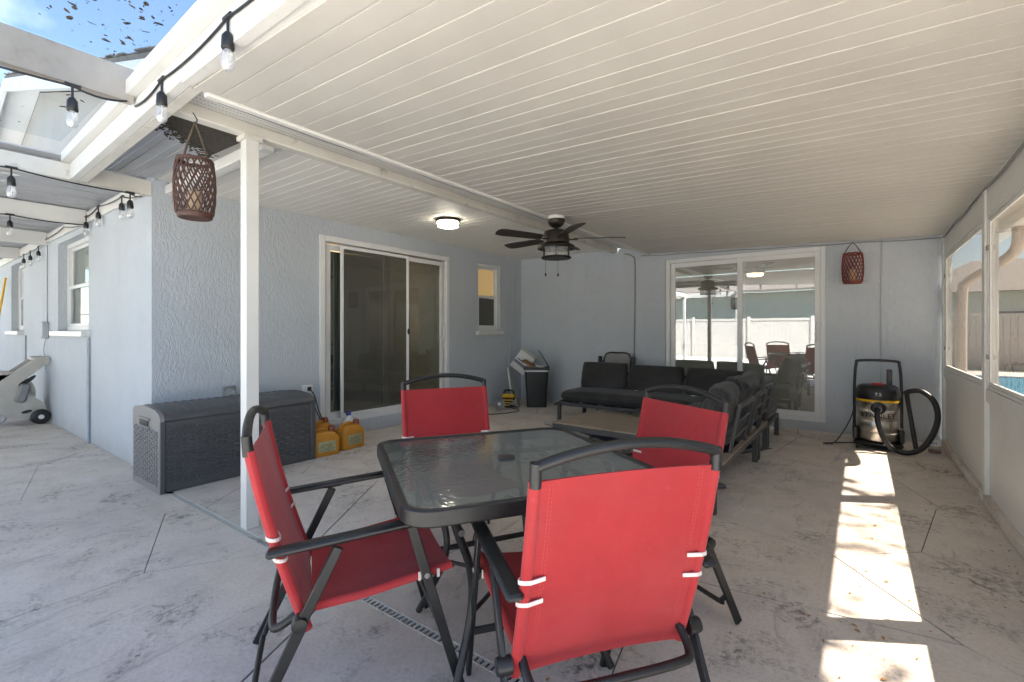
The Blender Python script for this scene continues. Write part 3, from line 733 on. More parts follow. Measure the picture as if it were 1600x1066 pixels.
# ------------------------------------------------------------------ string lights
def bulb_proto():
    s = MB(); s.tube([(0, 0, 0), (0, 0, -.055)], .0055, 8); s.lathe([(.001, -.05), (.010, -.055), (.021, -.072), (.0235, -.118), (.021, -.122), (.001, -.122)][::-1], 16)
    s.tube([(-.03, 0, .004), (.03, 0, .004)], .010, 8)
    b = MB(); b.lathe([(.001, -.205), (.012, -.203), (.022, -.190), (.0255, -.165), (.021, -.135), (.014, -.1225)], 16)
    fi = MB(); fi.tube([(0, 0, -.123), (.004, 0, -.15), (-.004, 0, -.17), (.003, 0, -.185)], .002, 6)
    return s.mesh('socket', M['black_pl']), b.mesh('bulb', M['bulb']), fi.mesh('filament', M['white_pl'])
SK, BL, FI = bulb_proto()
def string(label, path, bulbs, sag=.02):
    st = thing('string_lights', label, 'string lights', path[0], 0, 'string lights on the patio beams')
    o = Vector(path[0]); pts = []
    for i in range(len(path)-1):
        a = Vector(path[i])-o; b = Vector(path[i+1])-o
        for k in range(8):
            t = k/8; p = a.lerp(b, t); p.z -= sag*4*t*(1-t); pts.append(p)
    pts.append(Vector(path[-1])-o)
    MB().tube(pts, .0055, 8).build('cord', M['black_pl'], st)
    for (p, ax_) in bulbs:
        q = part('socket', st, SK); q.location = Vector(p)-o; q.rotation_euler = (0, 0, ax_)
        part('bulb', q, BL); part('filament', q, FI)
def hd(x, z): return (x, .905-.0224*(x+4.81)-.025-.0075, z)
string('string lights with black cord along the front header of the patio roof', [hd(1.0, 2.40), hd(-.6, 2.385), hd(-1.2, 2.39), hd(-1.95, 2.40), hd(-2.70, 2.405), hd(-3.12, 2.40)],
       [(hd(-1.2, 2.388), 0), (hd(-1.95, 2.398), 0), (hd(-2.70, 2.403), 0), (hd(-.4, 2.385), 0), (hd(.4, 2.385), 0)])
string('string lights along the stained beam that meets the gutter', [(-3.122, .80, 2.415), (-3.122, .585, 2.405), (-3.122, -.25, 2.41), (-3.122, -1.1, 2.41)],
       [((-3.122, .585, 2.403), PI/2), ((-3.122, -.25, 2.408), PI/2), ((-3.122, -1.05, 2.408), PI/2)])
string('string lights under the beam at the house corner and along the wall top', [(-4.760, -1.0, 2.35), (-4.760, -.2, 2.335), (-4.760, .575, 2.335), (-4.760, 1.24, 2.315), (-4.9, 1.35, 2.34), (-5.41, 1.348, 2.42), (-6.16, 1.348, 2.45), (-6.64, 1.348, 2.41)],
       [((-4.760, -.2, 2.333), PI/2), ((-4.760, .575, 2.333), PI/2), ((-4.760, 1.24, 2.313), PI/2), ((-5.41, 1.348, 2.418), 0), ((-6.16, 1.348, 2.448), 0), ((-6.62, 1.348, 2.41), 0)], .015)
string('string lights on the second beam and ledger near the hose reel', [(-6.662, -.8, 2.33), (-6.662, .0, 2.33), (-6.662, .795, 2.33), (-6.662, 1.34, 2.33), (-7.6, 1.348, 2.43), (-8.55, 1.348, 2.40), (-9.04, 1.348, 2.35), (-9.6, 1.348, 2.34), (-10.1, 1.348, 2.34)],
       [((-6.662, .0, 2.328), PI/2), ((-6.662, .795, 2.328), PI/2), ((-9.04, 1.348, 2.348), 0), ((-9.6, 1.348, 2.338), 0), ((-10.1, 1.348, 2.338), 0)], .015)
# ------------------------------------------------------------------ lanterns
def lantern(label, loc, rz, R, H, hang, mat, wall=False):
    t = thing('wicker_lantern', label, 'lantern', loc, rz, 'woven hanging lanterns')     # loc = underside of the base
    prof = lambda u: R*(.90+.13*math.sin(PI*min(max(u, 0), 1))**.7)
    mb = MB(); n = 18
    for sgn in (1, -1):
        for k in range(n):
            pts = []
            for i in range(15):
                u = i/14; a = 2*PI*k/n+sgn*u*1.35; r = prof(u)+.002*sgn
                pts.append((r*math.cos(a), r*math.sin(a), .018+u*(H-.032)))
            mb.tube(pts, .0036, 5)
    mb.build('lattice', mat, t, kind='stuff')
    MB().lathe([(.001, 0), (R*.84, 0), (R*.90, .006), (R*.90, .022), (R*.84, .026), (.001, .026)]).build('base', mat, t)
    rim = [(R*.87*math.cos(a), R*.87*math.sin(a), H-.010+.003*math.sin(a*9)) for a in [2*PI*i/32 for i in range(32)]]
    MB().tube(rim, .0095, 7, True).build('rim', mat, t)
    MB().lathe([(.001, .027), (R*.36, .027), (R*.36, H*.44), (R*.26, H*.46), (.001, H*.51)]).build('candle', M['candle'], t)
    hp = [(-R*.86, 0, H-.012), (-R*.45, 0, H+(hang-H)*.5), (0, 0, hang), (R*.45, 0, H+(hang-H)*.5), (R*.86, 0, H-.012)]
    MB().tube(hp, .005, 6).build('handle', M['leaf'], t)
    MB().tube(smooth_path([(0, 0, hang-.008), (.012, 0, hang+.008), (0, 0, hang+.03), (-.01, 0, hang+.045)] if not wall else [(0, 0, hang-.008), (0, .03, hang-.004), (0, .12, hang+.004)], 4), .003, 6).build('hook', M['black'], t)
    return t
lantern('brown woven lantern hanging from the header beside the white post', (-2.53, .905, 1.73), .5, .080, .28, .455, M['wicker'])
lantern('small red woven lantern hanging on the back wall beside the white door', (-.075, YW2-.115, 1.735), 0.0, .098, .35, .475, M['wicker_red'], True)
# ------------------------------------------------------------------ ceiling lamp
cl = thing('ceiling_lamp', 'round flush lit lamp with dark bands on the soffit', 'lamp', (-3.68, 3.79, ZC-.006))
MB().lathe([(.001, 0), (.135, 0), (.138, -.006), (.138, -.028), (.130, -.032), (.001, -.032)][::-1]).build('canopy', M['bronze'], cl)
MB().lathe([(.001, -.088), (.09, -.086), (.116, -.078), (.120, -.068), (.120, -.033), (.001, -.033)]).build('diffuser', M['lamp_on'], cl)
MB().lathe([(.1205, -.076), (.126, -.076), (.126, -.063), (.1205, -.063)]).build('band', M['bronze'], cl)
for k in range(4):
    a = k*PI/2+.35; MB().box(.121, .127, -.006, .006, -.064, -.03, .001, Matrix.Rotation(a, 4, 'Z')).build('strut', M['bronze'], cl)
# ------------------------------------------------------------------ ceiling fan
fx, fy = -2.40, 3.98; fz = zr(fx)
fan = thing('ceiling_fan', 'dark bronze five blade ceiling fan with lantern light and pull chains', 'ceiling fan', (fx, fy, fz))
MB().lathe([(.001, .004), (.078, .004), (.078, -.03), (.001, -.03)][::-1]).build('mount', M['white_al'], fan)
MB().lathe([(.001, -.03), (.084, -.03), (.086, -.045), (.075, -.075), (.050, -.100), (.022, -.112), (.001, -.112)][::-1]).build('canopy', M['bronze'], fan)
MB().tube([(0, 0, -.11), (0, 0, -.15)], .018, 14).build('downrod', M['bronze'], fan)
MB().lathe([(.001, -.135), (.09, -.138), (.115, -.15), (.120, -.165), (.128, -.235), (.128, -.262), (.001, -.262)][::-1]).build('motor', M['bronze'], fan)
MB().lathe([(.001, -.262), (.13, -.262), (.180, -.292), (.186, -.318), (.176, -.318), (.135, -.300), (.001, -.298)][::-1]).build('light_hood', M['bronze'], fan)
lk_ = MB().lathe([(.128, -.300), (.132, -.395)], 28).build('light_glass', M['lamp_glass'], fan)
mb = MB()
for k in range(6):
    a = k*PI/3; MB().tube([(.135*math.cos(a), .135*math.sin(a), -.30), (.138*math.cos(a), .138*math.sin(a), -.40)], .006, 6).build('cage_bar', M['bronze'], fan)

MB().lathe([(.120, -.395), (.142, -.395), (.148, -.402), (.142, -.412), (.118, -.412)]).build('light_ring', M['bronze'], fan)
MB().lathe([(.001, -.39), (.02, -.385), (.03, -.36), (.02, -.325), (.015, -.299)]).build('bulb', M['bulb'], fan)
for k in range(5):
    a = YAW+math.radians(-6+72*k); R = Matrix.Rotation(a, 4, 'Z')
    MB().box(.10, .21, -.020, .020, -.232, -.224, .003, R).build('blade_iron', M['bronze'], fan)
    pts = [(.17, -.052), (.30, -.062), (.58, -.070), (.645, -.058), (.662, -.02), (.662, .03), (.64, .062), (.58, .070), (.30, .060), (.17, .048)]
    MB().prism(pts, -.004, .004, R @ Matrix.Translation((0, 0, -.216)) @ Matrix.Rotation(math.radians(12), 4, 'X')).build('blade', M['blade'], fan, smooth=False)
for (x, y, L) in ((-.105, -.03, .14), (.07, -.085, .16)):
    c = MB().tube([(x, y, -.40), (x, y, -.41-L)], .0016, 5).build('pull_chain', M['bronze'], fan)
    MB().lathe([(.001, -.44-L), (.008, -.436-L), (.009, -.42-L), (.003, -.408-L)], 10, Matrix.Translation((x, y, 0))).build('chain_knob', M['black_pl'], c)
# ------------------------------------------------------------------ dining table
tb = thing('patio_table', 'square patio table with pebbled glass top and black metal rim', 'table', (-1.11, 1.465, 0), math.atan2(.8407, .5415))
H = .455; rp_ = round_poly(H, H, .095); ri = round_poly(H-.020, H-.020, .08)
MB().prism(ri, .700, .706).build('glass_top', M['table_glass'], tb, smooth=False)
mb = MB(); n = len(rp_)
def ring(P, z): return [(x, y, z) for x, y in P]
lay = [ring(round_poly(H-.024, H-.024, .078), .706), ring(round_poly(H-.018, H-.018, .082), .7115), ring(round_poly(H-.004, H-.004, .093), .7115), ring(rp_, .707), ring(rp_, .668), ring(round_poly(H-.006, H-.006, .09), .662), ring(round_poly(H-.03, H-.03, .075), .662), ring(round_poly(H-.03, H-.03, .075), .699)]
vs = [p for l in lay for p in l]; fs = []
for i in range(len(lay)):
    j = (i+1) % len(lay)
    for k in range(n): l = (k+1) % n; fs.append((i*n+k, j*n+k, j*n+l, i*n+l))
mb.add(vs, fs).build('rim', M['black'], tb)
MB().lathe([(.001, .7145), (.020, .7145), (.034, .7125), (.036, .7065), (.001, .7065)][::-1]).build('umbrella_plug', M['black_pl'], tb)
for sx in (1, -1):
    for sy in (1, -1):
        q = .29
        MB().tube(smooth_path([(sx*q, sy*q, .66), (sx*(q-.03), sy*(q-.03), .56), (sx*(q-.09), sy*(q-.09), .40), (sx*(q-.09), sy*(q-.09), .25), (sx*(q+.0), sy*(q+.0), .012)], 5), .014, 10).build('leg', M['black'], tb)
for s in (1, -1):
    MB().tube([(-.43, s*.29, .648), (.43, s*.29, .648)], .010, 8).build('apron_bar', M['black'], tb)
    MB().tube([(s*.29, -.43, .628), (s*.29, .43, .628)], .010, 8).build('apron_bar', M['black'], tb)
    MB().tube([(.195*s, .195*s, .25), (.06*s, .06*s, .25)], .008, 8).tube([(.195*s, -.195*s, .25), (.06*s, -.06*s, .25)], .008, 8).build('stretcher', M['black'], tb)
MB().tube([(.075*math.cos(a), .075*math.sin(a), .25) for a in [2*PI*i/24 for i in range(24)]], .008, 8, True).build('umbrella_ring', M['black'], tb)
# ------------------------------------------------------------------ folding chairs
HW = .245          # half width between side tubes
def sling(prof, hw, tube_r=.0148, bow=.010):
    """fabric panel following profile [(y,z)...]; each side is a sleeve round the tube at x = +-hw"""
    mb = MB(); rows = len(prof)
    xs = [(-1, math.radians(a)) for a in (180, 150, 120, 95, 70, 45, 22)]
    outer = []
    for a in (180, 150, 120, 95, 70, 45, 20): outer.append((-hw+tube_r*math.cos(math.radians(a)), tube_r*math.sin(math.radians(a))))
    inner = [(-hw+.055, .0024), (-hw+.10, .002), (-hw*.4, .002), (0, .002), (hw*.4, .002), (hw-.10, .002), (hw-.055, .0024)]
    half = outer+inner+[(-x, h) for x, h in outer[::-1]]
    def nrm(i):
        a = Vector(prof[max(i-1, 0)]); b = Vector(prof[min(i+1, rows-1)]); d = (b-a).normalized(); return Vector((-d.y, d.x))
    m = len(half); vs = []
    for side in (1, -1):
        for i, (y, z) in enumerate(prof):
            nn = nrm(i)
            for (x, h) in half:
                t = min(1, abs(x)/(hw-.04)); e = bow*(1-t*t); off = -e+side*h
                vs.append((x, y+nn.x*off, z+nn.y*off))
    fs = []; o = rows*m
    for i in range(rows-1):
        for k in range(m-1):
            a = i*m+k; fs.append((a, a+m, a+m+1, a+1)); fs.append((o+a, o+a+1, o+a+m+1, o+a+m))
    for i in (0, rows-1):
        for k in range(m-1):
            a = i*m+k; q = (a, a+1, o+a+1, o+a); fs.append(q if i == 0 else q[::-1])
    return mb.add(vs, fs)
def lerp(a, b, t): return a+(b-a)*t
def make_chair():
    c = thing('folding_chair', '', 'chair', (0, 0, 0), 0, 'red sling folding chairs around the table')
    top, bot = Vector((0, .0, .862)), Vector((0, .135, .372))
    bp = lambda t: (lerp(bot.y, top.y, t)-.010*math.sin(PI*t), lerp(bot.z, top.z, t))
    # back tube: up one side, arched across the top, down the other
    for s in (-1, 1):
        MB().tube([(s*HW, *bp(t)) for t in (-.02, .1, .25, .5, .75, .9, 1.0, 1.06)], .0125, 12).build('back_tube', M['black'], c)
    arch = []
    y0, z0 = bp(1.06)
    for i in range(21):
        t = i/20*2-1; arch.append((HW*t*1.0, y0-.012*(1-t*t), z0+.002+.040*(1-abs(t)**2.0)))
    rail = MB(); rail.tube(arch, .0135, 12); rail.build('top_rail', M['black'], c)
    for s in (-1, 1): MB().tube([(s*HW, y0+.004, z0-.045), (s*HW, y0, z0+.012)], .0142, 12).build('rail_elbow', M['black'], c)
    # back sling wraps the tubes
    bs = sling([bp(-.10+t/12*1.095) for t in range(13)], HW, .0150, .008)
    bsl = bs.build('back_sling', M['red'], c)
    th = MB()
    for s in (-1, 1):
        for dx in (.052, .060):
            for side in (1, -1):
                for k in range(44):
                    t0 = .012+k*.0222; y, z = bp(t0); y2, z2 = bp(t0+.014); q = (HW+.016-dx)/(HW+.016)
                    e = .008*(1-min(1, (HW+.016-dx)/(HW-.04))**2)
                    ny, nz_ = -.9637, -.2668
                    th.bar((s*(HW+.016-dx), y+ny*(-e+side*.0028), z+nz_*(-e+side*.0028)), (s*(HW+.016-dx), y2+ny*(-e+side*.0028), z2+nz_*(-e+side*.0028)), .0016, .0012, (0, 1, 0), 0)
    th.build('stitching', M['thread'], bsl, smooth=False, kind='stuff')
    # white straps around the tubes where the arms join
    for s in (-1, 1):
        for dz in (-.030, .032):
            t = (.573+dz-bot.z)/(top.z-bot.z); y, z = bp(t); pts = []
            for i in range(9):
                a = PI*i/8; pts.append((s*(HW-.045+(.064)*math.sin(a)**.5 if 0 < i < 8 else HW-.045), y-(.0205 if 0 < i < 8 else .010)*math.cos(a), z+.004*math.cos(a)))
            mb = MB()
            for i in range(8): mb.bar(pts[i], pts[i+1], .010, .003, (s*math.sin(PI*(i+.5)/8), -math.cos(PI*(i+.5)/8), 0), 0)
            mb.build('strap', M['strap'], bsl, smooth=False)
    # seat
    sp = [(.160, .379), (.23, .382), (.30, .386), (.37, .394), (.44, .404), (.52, .415), (.565, .422), (.590, .426)]
    seat = sling(sp, HW-.012, .0135, .016).build('seat_sling', M['red'], c)
    for s in (-1, 1):
        MB().tube([(s*(HW-.012), .140, .377), (s*(HW-.012), .30, .386), (s*(HW-.012), .44, .404), (s*(HW-.012), .598, .427)], .011, 10).build('seat_rail', M['black'], c)
        X = s*(HW+.022)
        # front leg (arm to floor), rear leg with its knee
        MB().bar((X, .452, .588), (X, .622, .004), .016, .030, (0, 1, .2)).build('front_leg', M['black'], c)
        rl = MB(); rl.bar((X+s*.014, .236, .565), (X+s*.014, .128, .345), .015, .030, (0, 1, .4)); rl.bar((X+s*.014, .137, .356), (X+s*.014, -.035, .004), .015, .032, (0, 1, .4)); rl.build('rear_leg', M['black'], c)
        ar = MB(); ar.bar((s*(HW+.030), .045, .573), (s*(HW+.030), .478, .604), .044, .020, bev=.007); arm = ar.build('arm', M['black'], c)
        MB().bar((s*(HW+.030), .20, .577), (s*(HW+.030), .27, .581), .020, .014).build('arm_bracket', M['black'], arm)
        MB().lathe([(.001, -.022), (.008, -.020), (.009, 0), (.001, .003)], 10, Matrix.Translation((X+s*.010, .500, .424)) @ Matrix.Rotation(s*PI/2, 4, 'Y')).build('bolt', M['grey_pl'], c)
        MB().lathe([(.001, .03), (.021, .028), (.023, .018), (.023, -.01), (.001, -.012)][::-1], 14, Matrix.Translation((X+s*.004, .132, .362)) @ Matrix.Rotation(s*PI/2, 4, 'Y')).build('hinge', M['black'], c)
        st = MB(); st.bar((X, .512, .388), (s*(HW-.012), .512, .414), .020, .020); st.build('seat_bracket', M['black'], c)
        for dy in (-.03, .03): MB().box(s*(HW+.0025), s*(HW+.0065), .512+dy-.005, .512+dy+.005, .400, .428, .0015).build('strap', M['strap'], seat)
    # lower cross tubes
    MB().tube(smooth_path([(-HW+.012, .13, .372), (-HW+.02, .075, .335), (-HW+.06, .055, .328), (0, .05, .328), (HW-.06, .055, .328), (HW-.02, .075, .335), (HW-.012, .13, .372)], 5), .012, 10).build('rear_bow', M['black'], c)
    MB().bar((-HW-.022, .572, .178), (HW+.022, .572, .178), .012, .024, bev=.002).build('front_stretcher', M['black'], c)
    MB().tube(smooth_path([(-HW-.036, .03, .135), (-HW+.02, .0, .075), (-HW+.06, -.008, .06), (HW-.06, -.008, .06), (HW-.02, .0, .075), (HW+.036, .03, .135)], 5), .010, 10).build('rear_stretcher', M['black'], c)
    return c
proto = make_chair()
spots = [((-.446, 1.085), (-.804, .593), 'red sling chair with white straps at the table, its back beside the sunlit floor strip'),
         ((-1.598, .757), (.515, .857), 'red sling chair turned sideways between the white post and the table'),
         ((-1.985, 2.02), (.86, -.51), 'red sling chair before the dark sliding door, across the table'),
         ((-.665, 2.22), (-.492, -.87), 'red sling chair with rusty top rail in front of the sofa')]
for i, (p, f_, lab) in enumerate(spots):
    o = proto if i == 0 else copy_tree(proto)
    o.location = (p[0], p[1], 0); o.rotation_euler = (0, 0, math.atan2(-f_[0], f_[1])); o['label'] = lab
# ------------------------------------------------------------------ deck box
bxo = thing('deck_box', 'dark grey resin wicker deck box against the blue wall', 'storage box', (-4.41, 1.85, 0))
bw, bl = .30, .605       # half depth (X), half length (Y)
MB().box(-bw+.012, bw-.012, -bl+.012, bl-.012, .0, .535, .012).build('body', M['resin'], bxo)
mb = MB(); prof = [(-bw, .535), (-bw, .565), (-bw+.03, .595), (-.10, .615), (.05, .617), (bw-.10, .603), (bw-.03, .580), (bw, .553), (bw, .535)]
n = len(prof); ys = [-bl+.03, bl-.004]
mb.add([(x, ys[0], z) for x, z in prof]+[(x, ys[1], z) for x, z in prof], [tuple(range(n)), tuple(range(n, 2*n))[::-1]]+[(i, i+n, (i+1) % n+n, (i+1) % n) for i in range(n)])
lid = mb.build('lid', M['resin'], bxo, ang=50)
rb = MB()
for k in range(18):
    y = -bl+.07+k*.064; rb.tube([(-bw+.05, y, .6005), (-.10, y, .6135), (.05, y, .6155), (bw-.10, y, .6015), (bw-.04, y, .582)], .006, 5)
rb.build('lid_ribs', M['resin'], lid, kind='stuff')
ep = [(-bw, 0), (bw, 0), (bw, .535)]+[(x, z+.004) for x, z in prof[::-1][1:-1]]+[(-bw, .535)]
for s in (-1, 1):
    Me = Matrix(((1, 0, 0, 0), (0, 0, -1, s*bl+(.0 if s < 0 else .012)), (0, 1, 0, 0), (0, 0, 0, 1)))
    e = MB().prism(ep, -.028 if s < 0 else 0, 0 if s < 0 else .012, Me).build('end_panel', M['resin_end'] if s < 0 else M['resin'], bxo, smooth=False)
    if s < 0:
        wv = MB()
        for i in range(11):
            for j in range(20):
                x = -bw+.055+i*.048; z = .06+j*.0205; sg = 1 if (i+j) % 2 else -1
                wv.bar((x-.016, -bl-.001, z-.006*sg), (x+.016, -bl-.001, z+.006*sg), .014, .011, bev=.002)
        wv.build('weave', M['resin_end'], e, smooth=False, kind='stuff')
        MB().box(-.12, .06, -bl-.008, -bl-.0005, .475, .525, .004).build('handle_recess', M['black_pl'], e)
        MB().box(-.16, .10, -bl-.013, -bl-.0085, .520, .534, .002).box(-.16, .10, -bl-.013, -bl-.0085, .462, .474, .002).build('handle_rim', M['resin_end'], e)
wv = MB()
for i in range(24):
    for j in range(15):
        y = -bl+.064+i*.0467; z = .075+j*.0285
        if (i+j) % 2: wv.box(bw-.016, bw+.006, y-.0200, y+.0200, z-.0085, z+.0085, .006)
        else: wv.box(bw-.016, bw-.006, y-.0085, y+.0085, z-.0135, z+.0135, .003)
wv.build('front_weave', M['resin'], bxo, smooth=False, kind='stuff')
for y0_, y1_ in ((-bl+.0, -bl+.035), (bl-.035, bl)): MB().box(bw-.0115, bw+.002, y0_, y1_, 0, .534, .005).build('corner_trim', M['resin'], bxo)
# ------------------------------------------------------------------ fuel cans and jug
def fuel_can(label, x, y, rz, h=.225):
    t = thing('fuel_can', label, 'fuel can', (x, y, 0), rz, 'yellow fuel cans by the deck box')
    hx, hy = .085, .14
    def sec(z, k, r): return [(px, py, z) for px, py in round_poly(hx*k, hy*k, r, 5)]
    lay = [sec(0, .93, .03), sec(.012, 1, .035), sec(h*.70, 1, .035), sec(h*.80, .95, .035), sec(h*.92, .70, .03), sec(h, .55, .03)]
    n = len(lay[0]); vs = [p for l in lay for p in l]; fs = [tuple(range(n))[::-1], tuple((len(lay)-1)*n+k for k in range(n))]
    for i in range(len(lay)-1):
        for k in range(n): l = (k+1) % n; fs.append((i*n+k, i*n+l, (i+1)*n+l, (i+1)*n+k))
    MB().add(vs, fs).build('body', M['yellow_can'], t, ang=60)
    MB().tube(smooth_path([(0, -.125, h*.78), (0, -.105, h+.0), (0, -.04, h+.022), (0, .02, h+.016), (0, .04, h*.97)], 5), .013, 8).build('handle', M['yellow_can'], t)
    MB().lathe([(.034, h*.90), (.034, h+.012), (.030, h+.035), (.022, h+.044), (.001, h+.046)], 16, Matrix.Translation((0, .085, 0))).build('cap', M['can_cap'], t)
    lb = MB().box(hx-.001, hx+.0025, -.085, .085, h*.18, h*.62, .001).build('label_plate', M['can_label'], t)
    mb = MB()
    for k in range(6): mb.box(hx+.0026, hx+.0032, -.075+.006*(k % 3), .07-.012*(k % 2), h*(.22+k*.055), h*(.235+k*.055))
    mb.build('label_lines', M['leaf'], lb, smooth=False)
    return t
fuel_can('yellow fuel can touching the end of the deck box', -4.20, 2.60, -.12)
fuel_can('yellow fuel can farther from the deck box, before the white jug', -4.24, 2.92, .10, .235)
fuel_can('yellow fuel can half hidden behind the other two, against the wall', -4.47, 2.74, .5, .25)
jg = thing('jug', 'white plastic jug with blue cap behind the fuel cans', 'jug', (-4.46, 3.06, 0))
MB().lathe([(.001, 0), (.07, 0), (.078, .01), (.078, .19), (.07, .23), (.03, .275), (.026, .285), (.026, .30), (.001, .30)], 20).build('body', M['white_pl'], jg)
MB().lathe([(.029, .288), (.029, .325), (.025, .33), (.001, .33)], 16).build('cap', M['blue_pl'], jg)
MB().tube(smooth_path([(.0, .03, .27), (.0, .085, .25), (.0, .095, .18), (.0, .075, .14)], 5), .011, 8).build('handle', M['white_pl'], jg)
# ------------------------------------------------------------------ corner clutter
bn = thing('waste_bin', 'black plastic bin with white liner edge and lid propped open', 'bin', (-4.15, 6.28, 0), .588)
def tap(mb, h, a0, b0, a1, b1, r=.04):
    lay = [[(x, y, z) for x, y in round_poly(a, b, r, 5)] for (a, b, z) in ((a0, b0, 0), (a1, b1, h))]
    n = len(lay[0]); vs = lay[0]+lay[1]; fs = [tuple(range(n))[::-1], tuple(range(n, 2*n))]+[(k, (k+1) % n, n+(k+1) % n, n+k) for k in range(n)]
    return mb.add(vs, fs)
tap(MB(), .56, .155, .13, .185, .155).build('body', M['black_pl'], bn)
lay = MB(); lay.prism(round_poly(.190, .160, .04, 5), .561, .582); lay.build('liner_band', M['white_pl'], bn, smooth=False)
MB().prism(round_poly(.202, .172, .045, 5), .583, .625).build('rim', M['black_pl'], bn, smooth=False)
MB().box(-.0, .012, -.15, .15, 0, .30, .005, Matrix.Translation((.19, 0, .628)) @ Matrix.Rotation(math.radians(-32), 4, 'Y')).build('lid', M['black_pl'], bn)
tr = MB(); rr = random.Random(2)
for k in range(6):
    x = rr.uniform(.0, .12); y = rr.uniform(-.10, .1); tr.lathe([(.001, 0), (.04, .005), (.045, .02), (.02, .03), (.001, .028)], 7, Matrix.Translation((x, y, .622)) @ Matrix.Rotation(rr.uniform(-.4, .4), 4, 'X'))
tr.build('rubbish', M['white_pl'], bn, smooth=False)
cb = MB().box(-.14, .14, -.085, .085, -.17, .17, .002)
cbx = cb.build('carton', M['card_white']); tag(cbx, 'white and brown cardboard carton tilted on its corner behind the bin', 'carton')
cbx.location = (-4.46, 6.36, .70); cbx.rotation_euler = (math.radians(12), math.radians(38), math.radians(28))
MB().box(.1405, .142, -.084, .084, -.168, .168).build('brown_side', M['card'], cbx, smooth=False)
MB().box(-.13, .13, -.0865, -.0855, -.06, -.025).box(-.10, .02, -.0865, -.0855, .0, .018).build('print', M['blue_pl'], cbx, smooth=False)
MB().box(-.135, .135, -.0865, -.0855, -.055, -.02).build('tape', M['grey_pl'], cbx, smooth=False).location = (0, -.0012, -.02)
sp = thing('cardboard_sheet', 'flattened cardboard wedged upright between wall and bin', 'cardboard', (-4.58, 6.30, 0), .35)
MB().box(-.012, .012, -.17, .17, 0, .60, .002, Matrix.Rotation(math.radians(-8), 4, 'Y')).build('sheet', M['card_white'], sp)
pl_ = tag(MB().box(-.16, .16, -.12, .12, 0, .018, .002).build('cardboard_flap', M['card']), 'brown cardboard flap lying across the open bin', 'cardboard')
pl_.location = (-4.22, 6.24, .645); pl_.rotation_euler = (0, math.radians(30), .3)
tl = thing('power_tool', 'yellow and black power tool on the floor beside the bin', 'tool', (-4.48, 5.98, 0), .4)
MB().box(-.11, .11, -.07, .07, .0, .14, .02).build('housing', M['black_pl'], tl)
mb = MB()
for k in range(3): mb.box(-.09, .09, -.074, -.0705, .025+k*.04, .043+k*.04, .001)
mb.build('vents', M['yellow'], tl)
MB().box(-.10, .10, -.065, .065, .141, .20, .018).build('top', M['yellow'], tl)
MB().tube(smooth_path([(-.08, 0, .19), (-.06, 0, .255), (.06, 0, .255), (.08, 0, .19)], 5), .014, 8).build('handle', M['black_pl'], tl)
for (x, y, rz, lab) in ((-4.42, 5.66, .7, 'grey clamp light lying on the floor, nearer the sliding door'), (-4.30, 5.90, 2.0, 'grey clamp light lying on the floor against the power tool')):
    g = thing('clamp_light', lab, 'work light', (x, y, 0), rz, 'clamp lights on the floor by the bin')
    Mx = Matrix.Translation((0, 0, .085)) @ Matrix.Rotation(math.radians(75), 4, 'X')
    MB().lathe([(.001, -.09), (.022, -.088), (.026, -.03), (.05, -.0), (.082, .05), (.085, .055), (.080, .053), (.001, -.005)], 20, Mx).build('reflector', M['grey_pl'], g)
    MB().lathe([(.001, .035), (.02, .03), (.028, .01), (.015, -.02)][::-1], 14, Mx).build('bulb', M['white_pl'], g)
    MB().bar((.0, .05, .05), (.06, .12, .012), .03, .02).bar((.0, .05, .05), (-.02, .14, .012), .03, .02).build('clamp', M['black_pl'], g)
kb = thing('kettlebell', 'black kettlebell on the floor behind a red chair', 'kettlebell', (-4.28, 5.02, 0))
MB().lathe([(.001, 0), (.06, 0), (.085, .03), (.10, .08), (.09, .13), (.06, .165), (.001, .175)], 22).build('ball', M['black_pl'], kb)
MB().tube(smooth_path([(-.055, 0, .15), (-.075, 0, .21), (-.045, 0, .262), (.045, 0, .262), (.075, 0, .21), (.055, 0, .15)], 6), .016, 10).build('handle', M['black_pl'], kb)
tag(MB().tube(smooth_path([(-4.28, 5.2, .008), (-4.15, 5.4, .008), (-4.1, 5.7, .008), (-4.2, 5.8, .008), (-4.35, 5.8, .03)], 8), .006).build('extension_cord', M['black_pl']), 'black power cord trailing over the floor to the clamp lights', 'cord')
tag(MB().tube(smooth_path([(-3.95, 6.5, .02), (-3.80, 6.55, .10), (-3.6, 6.58, .14), (-3.45, 6.55, .10), (-3.3, 6.6, .02)], 8), .016).build('cable_bundle', M['black_pl']), 'thick black cable running from the bin to the sofa', 'cord')
